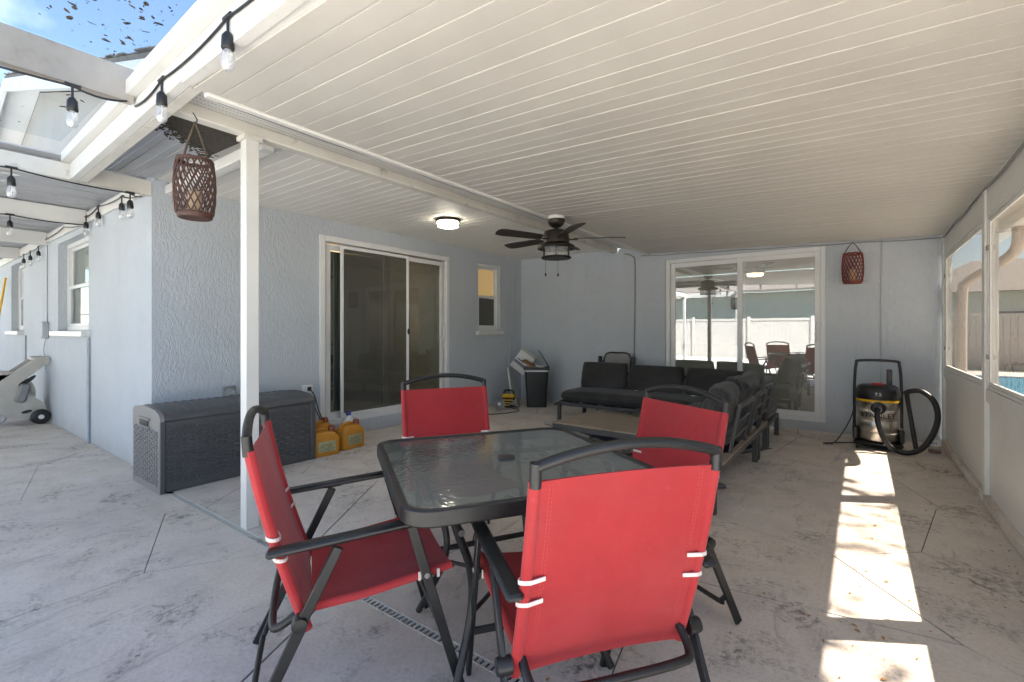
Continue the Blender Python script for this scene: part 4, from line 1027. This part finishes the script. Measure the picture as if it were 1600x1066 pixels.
# ------------------------------------------------------------------ sectional sofa
def pillow(sx, sy, sz, seed=0, sag=.0, wr=.006, puff=.42):
    """stuffed cushion, sx x sy x sz, centre at origin"""
    from mathutils import noise as mn
    mb = MB(); n = 22
    def surf(sgn):
        def fn(u, v):
            a, b = u*2-1, v*2-1; a = a*(2-abs(a)); b = b*(2-abs(b))
            ea = (1-abs(a)**5.0)*(1-abs(b)**5.0); k = max(ea, 0)**puff
            x = a*sx/2*(1-.03*(b*b)*(1-0)); y = b*sy/2*(1-.03*(a*a))
            w = mn.noise(Vector((a*2.2+seed, b*2.2, seed*1.7)))*wr*1.6+mn.noise(Vector((a*6+seed, b*6, seed)))*wr
            return (x, y, sgn*(sz/2*k)+w*k-sag*(1-b)*.5*k*.2)
        return fn
    mb.grid(surf(1), n, n)
    m2 = MB(); m2.grid(surf(-1), n, n)
    mb.add(m2.v, [f[::-1] for f in m2.f])
    # piping round the seam
    pts = []
    for i in range(48):
        a = 2*PI*i/48; ca, sa = math.cos(a), math.sin(a); q = max(abs(ca), abs(sa)); a1, b1 = ca/q, sa/q
        pts.append((a1*sx/2*(1-.03*b1*b1), b1*sy/2*(1-.03*a1*a1), 0))
    mb.tube(pts, .006, 6, True)
    return mb
def cushion(parent, name, size, loc, rot, seed, wr=.006):
    o = pillow(*size, seed=seed, wr=wr, puff=.17 if name == 'seat_cushion' else .30).build(name, M['cushion'], parent, ang=70); o.location = loc; o.rotation_euler = rot; return o
def frame_rails(mb, x0, x1, y0, y1, z, h=.045, w=.04):
    mb.box(x0, x1, y0, y0+w, z-h, z, .003); mb.box(x0, x1, y1-w, y1, z-h, z, .003)
    mb.box(x0, x0+w, y0+w+.0005, y1-w-.0005, z-h, z, .003); mb.box(x1-w, x1, y0+w+.0005, y1-w-.0005, z-h, z, .003)
def back_frame(parent, p0, p1, out, z0, z1, lean):
    """open back frame between p0 and p1 (xy), leaning outwards"""
    mb = MB(); A = Vector((*p0, z0)); B = Vector((*p1, z0)); o = Vector((*out, 0))*lean
    A2 = Vector((*p0, z1))+o; B2 = Vector((*p1, z1))+o
    up = tuple(o.normalized())
    mb.bar(A, A2, .035, .022, up); mb.bar(B, B2, .035, .022, up)
    d = (B-A).normalized()
    for t in (.32, .66): mb.bar(A.lerp(A2, t)+d*.018, B.lerp(B2, t)-d*.018, .012, .020, (0, 0, 1))
    mb.bar(A2-d*.018, B2+d*.018, .026, .035, (0, 0, 1))
    return mb.build('back_frame', M['char'], parent)
# long run under the back wall
sf = thing('sofa', 'charcoal sofa with three dark cushions along the back wall', 'sofa', (-2.05, 5.83, 0), 0, 'sectional sofa pieces')
mb = MB(); frame_rails(mb, -1.22, 1.29, -.38, .37, .255); mb.build('seat_frame', M['char'], sf)
for x, y in ((-1.20, -.36), (-1.20, .35), (0, -.36), (0, .35), (1.27, -.36), (1.27, .35)):
    MB().box(x-.022, x+.022, y-.022, y+.022, 0, .209, .003).build('leg', M['char'], sf)
for k in range(9): MB().box(-1.17+k*.27, -1.02+k*.27, -.339, .329, .225, .243, .002).build('slat', M['char'], sf)
for a, b in ((-1.0, -.45), (-.2, .35), (.55, 1.1)): back_frame(sf, (a, .35), (b, .35), (0, 1), .20, .60, .07)
cushion(sf, 'seat_cushion', (1.86, .76, .17), (-.27, .0, .335), (0, 0, 0), 1.3, .004)
cushion(sf, 'seat_cushion', (.62, .76, .17), (.975, .0, .335), (0, 0, 0), 4.3, .004)
cushion(sf, 'back_cushion', (.66, .40, .17), (-.82, .21, .56), (math.radians(76), 0, .04), 2.1, .010)
cushion(sf, 'back_cushion', (.72, .40, .17), (-.10, .22, .545), (math.radians(74), 0, -.03), 5.7, .010)
cushion(sf, 'back_cushion', (.66, .42, .17), (.62, .22, .53), (math.radians(74), math.radians(2), .0), 8.2, .012)
# side run, its open back frames towards the window wall
s2 = thing('sofa', 'charcoal sofa with slatted open back frames facing the window wall', 'sofa', (-1.12, 4.35, 0), 0, 'sectional sofa pieces')
mb = MB(); frame_rails(mb, -.34, .36, -1.10, 1.05, .275); mb.build('seat_frame', M['char'], s2)
for x, y in ((-.32, -1.08), (.34, -1.08), (-.32, .50), (.34, .45), (-.32, 1.03), (.34, 1.03), (.34, .56)):
    MB().box(x-.022, x+.022, y-.022, y+.022, 0, .229, .003).build('leg', M['char'], s2)
for k in range(4): MB().box(-.299, .319, -1.055+k*.128, -.935+k*.128, .262, .283, .003).build('wood_slat', M['wood'], s2)
MB().box(.319, .361, -1.10, 1.05, .2755, .285, .002).build('wood_cap', M['wood'], s2)
back_frame(s2, (.33, -.53), (.33, .00), (1, 0), .285, .64, .07)
back_frame(s2, (.33, .20), (.33, .62), (1, 0), .285, .64, .07)
back_frame(s2, (.33, .70), (.33, 1.02), (1, 0), .285, .66, .07)
cushion(s2, 'seat_cushion', (.64, 1.52, .17), (-.03, .28, .36), (0, 0, 0), 11.3, .004)
cushion(s2, 'back_cushion', (.40, .62, .19), (.19, -.24, .57), (0, math.radians(-72), .06), 12.6, .016)
cushion(s2, 'back_cushion', (.42, .60, .19), (.20, .36, .59), (0, math.radians(-66), -.1), 15.1, .020)
cushion(s2, 'back_cushion', (.42, .44, .17), (.20, .80, .59), (0, math.radians(-70), .05), 18.4, .016)
for (x, y, z, lab) in ((-2.35, 5.90, .398, 'crumpled white tissue on the sofa seat below the first cushion'), (-1.62, 5.86, .398, 'crumpled white tissue on the sofa seat behind a red chair')):
    mb = MB(); rr = random.Random(int(x*10)); mb.grid(lambda u, v: ((u-.5)*.13, (v-.5)*.10, .002+.026*max(0, 1-abs(u-.5)*2)*max(0, 1-abs(v-.5)*2)+rr.uniform(0, .012)), 6, 5)
    o = mb.build('tissue', M['white_pl'], smooth=False); o.location = (x, y, z); tag(o, lab, 'tissue', 'tissues on the sofa')
# coffee table
ct = thing('coffee_table', 'low coffee table with weathered teak slats and charcoal frame', 'coffee table', (-1.98, 4.36, 0), -.04)
mb = MB(); frame_rails(mb, -.46, .46, -.38, .38, .285, .05, .035); mb.build('frame', M['char'], ct)
for k in range(7): MB().box(-.458, .458, -.378+k*.1083, -.378+k*.1083+.1063, .286, .304, .002).build('slat', M['wood'], ct)
for sx in (-1, 1):
    for sy in (-1, 1): MB().box(sx*.44-.018, sx*.44+.018, sy*.36-.018, sy*.36+.018, .012, .2345, .003).build('leg', M['char'], ct)
# rug
rg = thing('rug', 'navy outdoor rug with black and white striped border under coffee table', 'rug', (-2.0, 5.29, 0), math.radians(-26.6))
MB().box(-.98, .98, -.62, .62, 0, .007).build('field', M['navy'], rg, smooth=False)
mb = MB()
for k in range(66):
    x = -1.04+k*.0316
    for y in (-.70, .625): mb.add([(x, y, .0075), (x+.016, y, .0075), (x+.046, y+.075, .0075), (x+.03, y+.075, .0075)], [(0, 1, 2, 3)])
for k in range(42):
    y = -.69+k*.0316
    for x in (-1.06, .985): mb.add([(x, y, .0080), (x+.075, y+.03, .0080), (x+.075, y+.046, .0080), (x, y+.016, .0080)], [(0, 1, 2, 3)])
mb.build('border_stripes', M['rug_white'], rg, smooth=False, kind='stuff')
MB().box(-1.07, 1.07, -.71, .71, 0, .005).build('border', M['black_pl'], rg, smooth=False)
# folded lounge chair leaning on the back wall
lc = thing('folded_lounger', 'folded black mesh lounge chair leaning on the wall behind the sofa', 'folding chair', (-2.92, 6.50, 0))
Ml = Matrix.Rotation(math.radians(-7), 4, 'X')
mb = MB(); fr = [(-.21, .06), (-.21, .80), (-.18, .86), (-.12, .88), (.12, .88), (.18, .86), (.21, .80), (.21, .06)]
mb.tube([Ml @ Vector((x, 0, z)) for x, z in fr], .012, 8); mb.build('frame', M['black_pl'], lc)
MB().box(-.195, .195, -.003, .003, .12, .865, .002, Ml).build('mesh_sling', M['grey_pl'], lc)
for s in (-1, 1):
    MB().tube([Ml @ Vector((s*.265, -.03, .004)), Ml @ Vector((s*.265, -.03, .80))], .012, 8).build('leg', M['black_pl'], lc)
    MB().box(s*.265-.022, s*.265+.022, -.055, .0, .70, .82, .006, Ml).build('arm_joint', M['black_pl'], lc)
    MB().tube([Ml @ Vector((s*.215, -.01, .74)), Ml @ Vector((s*.26, -.03, .74))], .010, 8).build('pivot', M['black_pl'], lc)
# ------------------------------------------------------------------ wet-dry vacuum
vc = thing('vacuum', 'wet and dry shop vacuum with steel drum, yellow band and black hose', 'vacuum', (.14, 6.16, 0))
MB().lathe([(.001, .09), (.172, .09), (.176, .10), (.178, .17), (.174, .175), (.178, .18), (.178, .29), (.174, .295), (.178, .30), (.178, .40), (.174, .405), (.178, .41), (.178, .478), (.001, .478)], 40).build('drum', M['steel'], vc)
MB().lathe([(.001, .479), (.183, .479), (.184, .502), (.001, .503)], 40).build('band', M['yellow'], vc)
MB().lathe([(.001, .504), (.186, .504), (.188, .55), (.180, .60), (.165, .63), (.14, .645), (.06, .652), (.001, .652)], 40).build('motor_head', M['black_pl'], vc)
MB().box(-.05, .05, -.10, -.05, .646, .668, .008).build('switch', M['red_pl'], vc)
mb = MB().box(-.20, .20, -.19, .19, .04, .075, .02).box(-.21, -.165, -.10, .10, .0755, .21, .012).box(.165, .21, -.10, .10, .0755, .21, .012); mb.build('dolly', M['black_pl'], vc)
for x, y in ((-.17, -.16), (.17, -.16), (-.17, .16), (.17, .16)):
    MB().lathe([(.001, -.012), (.022, -.012), (.026, -.006), (.026, .006), (.022, .012), (.001, .012)], 16, Matrix.Translation((x, y, .026)) @ Matrix.Rotation(PI/2, 4, 'Y')).build('caster', M['black_pl'], vc)
MB().tube(smooth_path([(-.195, .08, .20), (-.195, .09, .60), (-.18, .10, .84), (-.14, .10, .885), (.14, .10, .885), (.18, .10, .84), (.195, .09, .60), (.195, .08, .20)], 6), .014, 10).build('push_handle', M['black_pl'], vc)
for s in (-1, 1): MB().box(s*.183-.012*(s < 0), s*.183+.012*(s > 0), -.04, .03, .43, .53, .005).build('latch', M['black_pl'], vc)
IN = Matrix.Translation((.0, -.178, .425)) @ Matrix.Rotation(PI/2, 4, 'X')
MB().lathe([(.062, -.006), (.062, .012), (.045, .020), (.032, .022), (.032, .05), (.001, .05)], 24, IN).build('inlet', M['black_pl'], vc)
hp = smooth_path([(.0, -.215, .425), (-.01, -.262, .40), (.0, -.275, .28), (.05, -.285, .13), (.13, -.29, .045), (.24, -.28, .035), (.34, -.25, .10), (.42, -.20, .25), (.45, -.14, .40), (.42, -.09, .53), (.34, -.05, .605), (.26, -.02, .60), (.215, .0, .565)], 12)
MB().tube(hp, [.0235+(.0022 if i % 2 else 0) for i in range(len(hp))], 12).build('hose', M['black_pl'], vc)
MB().tube([(.0, -.18, .425), (.0, -.245, .415)], .031, 14).build('hose_cuff', M['grey_pl'], vc)
MB().tube([(.225, .0, .60), (.30, -.02, .03)], .020, 12).build('wand', M['black_pl'], vc)
MB().box(.075, .12, .04, .12, .645, .80, .006).build('nozzle', M['black_pl'], vc)
MB().tube(smooth_path([(-.19, -.02, .45), (-.22, -.06, .30), (-.30, -.10, .12), (-.38, -.14, .012), (-.46, -.16, .008), (-.36, -.06, .008), (-.20, -.0, .02)], 7), .006, 6).build('power_cord', M['black_pl'], vc)
vs, fs = text_geo('STANLEY', .066)
xs = [v[0] for v in vs]
A0 = math.radians(-90)
mb = MB(); mb.add([((.1785+v[2])*math.cos(A0+v[0]*1.18/.1785), (.1785+v[2])*math.sin(A0+v[0]*1.18/.1785), .345+v[1]) for v in vs], fs)
mb.build('lettering', M['black_pl'], vc, smooth=False)
vs, fs = text_geo('7.5', .045)
mb = MB(); mb.add([((.1885+v[2])*math.cos(A0+v[0]/.1885), (.1885+v[2])*math.sin(A0+v[0]/.1885), .560+v[1]) for v in vs], fs)
mb.build('lettering', M['white_pl'], vc, smooth=False)
# jar beside the vacuum
jr = thing('jar', 'clear plastic jar with white label on the floor by the window wall', 'jar', (.585, 6.20, 0))
MB().lathe([(.001, 0), (.048, 0), (.052, .008), (.052, .12), (.046, .14), (.032, .155), (.030, .175)], 20).build('body', M['lamp_glass'], jr)
MB().lathe([(.001, .004), (.046, .004), (.046, .03), (.001, .03)], 18).build('dregs', M['can_cap'], jr)
lb = MB().lathe([(.0525, .075), (.0525, .125)], 20).build('label_band', M['white_pl'], jr)
vs, fs = text_geo('ZEN', .034); mb = MB(); A1 = math.radians(-112)
mb.add([((.0530+v[2])*math.cos(A1+v[0]/.053), (.0530+v[2])*math.sin(A1+v[0]/.053), .10+v[1]) for v in vs], fs); mb.build('lettering', M['blue_pl'], lb, smooth=False)
# ------------------------------------------------------------------ hose reel cart by the end wall
hr = thing('hose_reel', 'beige plastic hose reel cart with dark wheels by the end wall', 'hose reel', (-8.76, .868, 0), PI/2)
for s in (-1, 1):
    y = s*.20
    out = [(-.62, .0), (-.52, .0), (-.30, .17), (-.02, .19), (.22, .08), (.42, .06), (.50, .12), (.46, .26), (.30, .42), (.22, .52), (.52, .80), (.50, .86), (.40, .86), (.10, .60), (-.10, .44), (-.40, .20)]
    Mh = Matrix(((1, 0, 0, 0), (0, 0, -1, y+.018), (0, 1, 0, 0), (0, 0, 0, 1)))
    MB().prism(out, 0, .036, Mh).build('side_frame', M['beige_pl'], hr, smooth=False)
    w = MB().lathe([(.001, -.035), (.05, -.035), (.085, -.03), (.095, -.02), (.095, .02), (.085, .03), (.05, .035), (.001, .035)], 24, Matrix.Translation((.42, s*.262, .095)) @ Matrix.Rotation(PI/2, 4, 'X')).build('wheel', M['grey_pl'] if 0 else M['black_pl'], hr)
    MB().lathe([(.001, -.040), (.028, -.040), (.028, .040), (.001, .040)], 16, Matrix.Translation((.42, s*.262, .095)) @ Matrix.Rotation(PI/2, 4, 'X')).build('hub_cap', M['white_pl'], w)
    fl_ = MB(); rim = []
    Mr = Matrix.Translation((.10, s*.155, .40)) @ Matrix.Rotation(PI/2, 4, 'X')
    fl_.lathe([(.25, -.012), (.29, -.012), (.29, .012), (.25, .012), (.25, -.012)], 32, Mr)
    fl_.lathe([(.001, -.012), (.10, -.012), (.10, .012), (.001, .012)], 24, Mr)
    for k in range(6): fl_.box(.09, .26, -.035, .035, -.010, .010, .004, Mr @ Matrix.Rotation(k*PI/3, 4, 'Z'))
    fl_.build('reel_flange', M['beige_pl'], hr)
MB().lathe([(.001, -.14), (.16, -.14), (.16, .14), (.001, .14)], 24, Matrix.Translation((.10, 0, .40)) @ Matrix.Rotation(PI/2, 4, 'X')).build('reel_drum', M['beige_pl'], hr)
mb = MB()
for k in range(6): mb.tube([(.10+(.185+.012*(k % 2))*math.cos(a), -.115+k*.046, .40+(.185+.012*(k % 2))*math.sin(a)) for a in [2*PI*i/30 for i in range(30)]], .018, 7, True)
mb.build('wound_hose', M['hose'], hr, kind='stuff')
for (x, z, a, b, r) in ((-.16, .33, .06, .035, .6), (.02, .47, .05, .025, .7), (.30, .17, .05, .02, .2), (.33, .58, .07, .022, .75)):
    Mo = Matrix(((1, 0, 0, x), (0, 0, -1, -.2185), (0, 1, 0, z), (0, 0, 0, 1))) @ Matrix.Rotation(r, 4, 'Z')
    MB().prism([(a*math.cos(2*PI*i/16), b*math.sin(2*PI*i/16)) for i in range(16)], 0, .0025, Mo).build('slot', M['black_pl'], hr, smooth=False)
MB().box(.36, .50, -.181, .181, .815, .855, .012).build('handle_bar', M['beige_pl'], hr)
MB().box(.10, .30, -.181, .181, .56, .60, .010).build('tray', M['grey_pl'], hr)
MB().box(.02, .12, -.262, -.22, .26, .50, .02, Matrix.Translation((.1, 0, .06)) @ Matrix.Rotation(.25, 4, 'Y')).build('crank', M['grey_pl'], hr)
MB().tube([(.42, -.30, .095), (.42, .30, .095)], .012, 8).build('axle', M['grey_pl'], hr)
MB().tube(smooth_path([(-.12, -.12, .20), (.1, -.26, .13), (.0, -.33, .05), (-.3, -.36, .018), (-.7, -.40, .018), (-1.0, -.30, .018)], 8), .014, 8).build('loose_hose', M['hose'], hr)
pole = thing('pool_pole', 'blue and yellow pole leaning on the end wall past the hose reel', 'pole', (-11.75, 1.12, 0))
MB().tube([(0, 0, 0), (.03, .12, 1.2)], .02, 10).build('shaft', M['blue_pl'], pole)
MB().tube([(.03, .12, 1.2), (.055, .225, 2.1)], .017, 10).build('tip', M['yellow'], pole)
# ------------------------------------------------------------------ leaf litter on the floor
mb = MB(); rr = random.Random(31)
def leaflet(mb, X, Y, l, w, a, z=.002):
    ca, sa = math.cos(a), math.sin(a); pts = [(l, 0, 0), (.3*l, w, .004), (-.6*l, .7*w, .002), (-l, 0, 0), (-.5*l, -.8*w, .003), (.4*l, -w, .005)]
    mb.add([(X+p*ca-q*sa, Y+p*sa+q*ca, z+h) for p, q, h in pts], [tuple(range(6))])
for i in range(170):
    if i < 70: X = XS-.02-abs(rr.gauss(0, .10)); Y = rr.uniform(1.6, 6.3)
    elif i < 120: X = rr.gauss(.05, .22); Y = rr.gauss(2.6, .7)
    else: X = rr.uniform(-1.2, .6); Y = rr.uniform(1.3, 6)
    if X > XS-.035: continue
    l = rr.uniform(.004, .014); leaflet(mb, X, Y, l, l*rr.uniform(.25, .6), rr.uniform(0, 6.28))
lt = mb.build('leaf_litter', M['leaf_tan'], None, smooth=False, kind='stuff'); tag(lt, 'small tan leaf scraps scattered over the concrete floor', 'leaves')
# ------------------------------------------------------------------ yard around the porch
yd = structure(MB().box(1.6, 11.9, -9.4, 20.8, -.0575, -.045).build('path', M['deck'], smooth=False))
pool = structure(MB().box(2.0, 8, 9.0, 17.5, -.044, -.02).build('pool_water', M['water'], smooth=False))
structure(MB().box(1.75, 2.0, 8.75, 17.75, -.0445, .02, .02).box(8.0, 8.25, 8.75, 17.75, -.0445, .02, .02).box(2.0, 8, 8.75, 9.0, -.0445, .02, .02).box(2.0, 8, 17.5, 17.75, -.0445, .02, .02).build('pool_coping', M['deck']))
def fence(label, a, b, mat, h=1.8, group='yard fences'):
    A = Vector((*a, -.06)); B = Vector((*b, -.06)); L = (B-A).length; ang = math.atan2(B.y-A.y, B.x-A.x)
    t = thing('fence', label, 'fence', A, ang, group)
    n = max(1, round(L/2.4)); st = L/n
    pm = MB().box(-.06, .06, -.06, .06, 0, h+.08, .01).mesh('post', mat)
    bm = MB().box(0, .148, -.012, .012, .08, h-.10, .004).mesh('board', mat)
    for i in range(n+1): part('post', t, pm).location = (i*st, 0, 0)
    rm = MB().box(.0605, st-.0605, -.03, .03, h-.10, h, .006).box(.0605, st-.0605, -.03, .03, .02, .08, .006).mesh('rail', mat)
    for i in range(n):
        part('rail', t, rm).location = (i*st, 0, 0)
        k = int((st-.13)/.15)
        for j in range(k): part('board', t, bm).location = (i*st+.07+j*(st-.14)/k, 0, 0)
fence('white vinyl fence across the yard, mirrored in the white sliding door', (-16, -9.5), (8, -9.5), M['fence'])
fence('white vinyl fence closing the yard past the hose reel and pole', (-16.3, -9.2), (-16.3, 10), M['fence'])
fence('tan board fence beyond the pool, seen through the vinyl windows', (1.0, 21), (12, 21), M['tan_fence'])
fence('tan board fence along the side yard outside the vinyl windows', (12, -9.5), (12, 21), M['tan_fence'])
nh = thing('neighbour_house', 'white sided house with grey roof beyond the white fence', 'house', (-6, -13, -.06))
MB().box(-8, 9, -4, 0, 0, 3.2).build('wall', M['siding'], nh, smooth=False)
mb = MB()
for k in range(21): mb.box(-8.02, 9.02, .0005, .02, .02+k*.15, .145+k*.15, .004)
mb.build('lap_siding', M['siding'], nh, smooth=False, kind='stuff')
mb = MB(); mb.add([(-8.4, .5, 3.2), (9.4, .5, 3.2), (9.4, -4.5, 4.6), (-8.4, -4.5, 4.6), (-8.4, .5, 3.3), (9.4, .5, 3.3), (9.4, -4.5, 4.7), (-8.4, -4.5, 4.7)], [(0, 3, 2, 1), (4, 5, 6, 7), (0, 1, 5, 4), (2, 3, 7, 6), (0, 4, 7, 3), (1, 2, 6, 5)])
mb.build('roof', M['shingle'], nh, smooth=False)
n2 = thing('neighbour_house', 'pale house with brown roof beyond the pool fence', 'house', (9, 27, -.06))
MB().box(-7, 7, 0, 5, 0, 2.9).build('wall', M['siding'], n2, smooth=False)
mb = MB(); mb.add([(-7.5, -.5, 2.85), (7.5, -.5, 2.85), (5, 2.5, 4.4), (-5, 2.5, 4.4), (-7.5, 5.5, 2.85), (7.5, 5.5, 2.85)], [(0, 1, 2, 3), (3, 2, 5, 4), (0, 3, 4), (1, 5, 2), (0, 4, 5, 1)])
mb.build('roof', M['shingle'], n2, smooth=False)
for x in (-4, 0, 4):
    w = MB().box(x-.6, x+.6, -.03, .0, 1.0, 2.1, .01).build('window', M['frame'], n2); MB().box(x-.54, x+.54, -.036, -.031, 1.06, 2.04).build('pane', M['black_pl'], w, smooth=False)

# ------------------------------------------------------------------ unseen oak beside the pool path, placed so its limbs dapple the sun
M['foliage'] = pmat('oak_leaves', (.06, .09, .03), .6, var=.5, scale=2, coord='World')
M['bark'] = pmat('oak_bark', (.11, .09, .07), .9, var=.3, scale=6, bmp=.6, bscale=20, coord='World')
tr_ = thing('oak_tree', 'unseen spreading oak tree by the pool path, placed to shade the sun', 'tree', (6.2, 4.4, -.05))
rr = random.Random(77)
MB().tube(smooth_path([(0, 0, 0), (-.1, .1, 1.5), (.05, .2, 3.2), (-.2, .3, 5.0)], 6), [.34-.008*i for i in range(19)], 12).build('trunk', M['bark'], tr_)
limbs = [[(-.1, .25, 4.2), (-2.0, -.3, 6.8), (-4.0, -1.0, 8.2), (-6.6, -2.0, 9.2)], [(-.15, .3, 4.8), (-.6, 1.6, 7.0), (-1.2, 3.4, 9.0)], [(-.2, .3, 5.0), (1.2, .0, 7.4), (2.6, -.8, 9.0)], [(-.15, .3, 4.6), (.3, -1.8, 6.8), (-.6, -3.4, 8.6)],
         [(-2.0, -.3, 6.8), (-2.4, 1.0, 8.4), (-2.0, 2.4, 9.6)], [(-4.0, -1.0, 8.2), (-5.0, -2.4, 8.8), (-6.0, -3.4, 9.4)], [(-4.0, -1.0, 8.2), (-5.2, -.4, 9.2), (-6.2, .6, 9.8)]]
lf = MB()
for L in limbs:
    p = smooth_path(L, 6); n = len(p); MB().tube(p, [.13*(1-.8*i/(n-1)) for i in range(n)], 8).build('limb', M['bark'], tr_)
    for i in range(n//3, n):
        for q in range(3):
            c = p[i]+Vector((rr.gauss(0, .45), rr.gauss(0, .45), rr.gauss(0, .3))); dens = 46 if c.x < -3.6 else 14
            for k in range(dens):
                a = c+Vector((rr.gauss(0, .30), rr.gauss(0, .30), rr.gauss(0, .2))); l = rr.uniform(.05, .10); w = l*.45
                d = Vector((rr.uniform(-1, 1), rr.uniform(-1, 1), rr.uniform(-.6, .6))).normalized(); e = d.cross(Vector((rr.uniform(-1, 1), rr.uniform(-1, 1), 1))).normalized()
                lf.add([a-d*l, a+e*w, a+d*l, a-e*w], [(0, 1, 2, 3)])
for k in range(6500):  # dense leaf clump added to keep the sun off the pergola beam
    v = Vector((rr.gauss(0, 1), rr.gauss(0, 1), rr.gauss(0, 1))); v = v.normalized()*rr.random()**.4
    a = Vector((-5.35+v.x*2.3, -1.6+v.y*1.7, 9.1+v.z*.8)); l = rr.uniform(.07, .13); w = l*.45
    d = Vector((rr.uniform(-1, 1), rr.uniform(-1, 1), rr.uniform(-.5, .5))).normalized(); e = d.cross(Vector((rr.uniform(-.6, .6), rr.uniform(-.6, .6), 1))).normalized()
    lf.add([a-d*l, a+e*w, a+d*l, a-e*w], [(0, 1, 2, 3)])
lf.build('crown', M['foliage'], tr_, smooth=False)
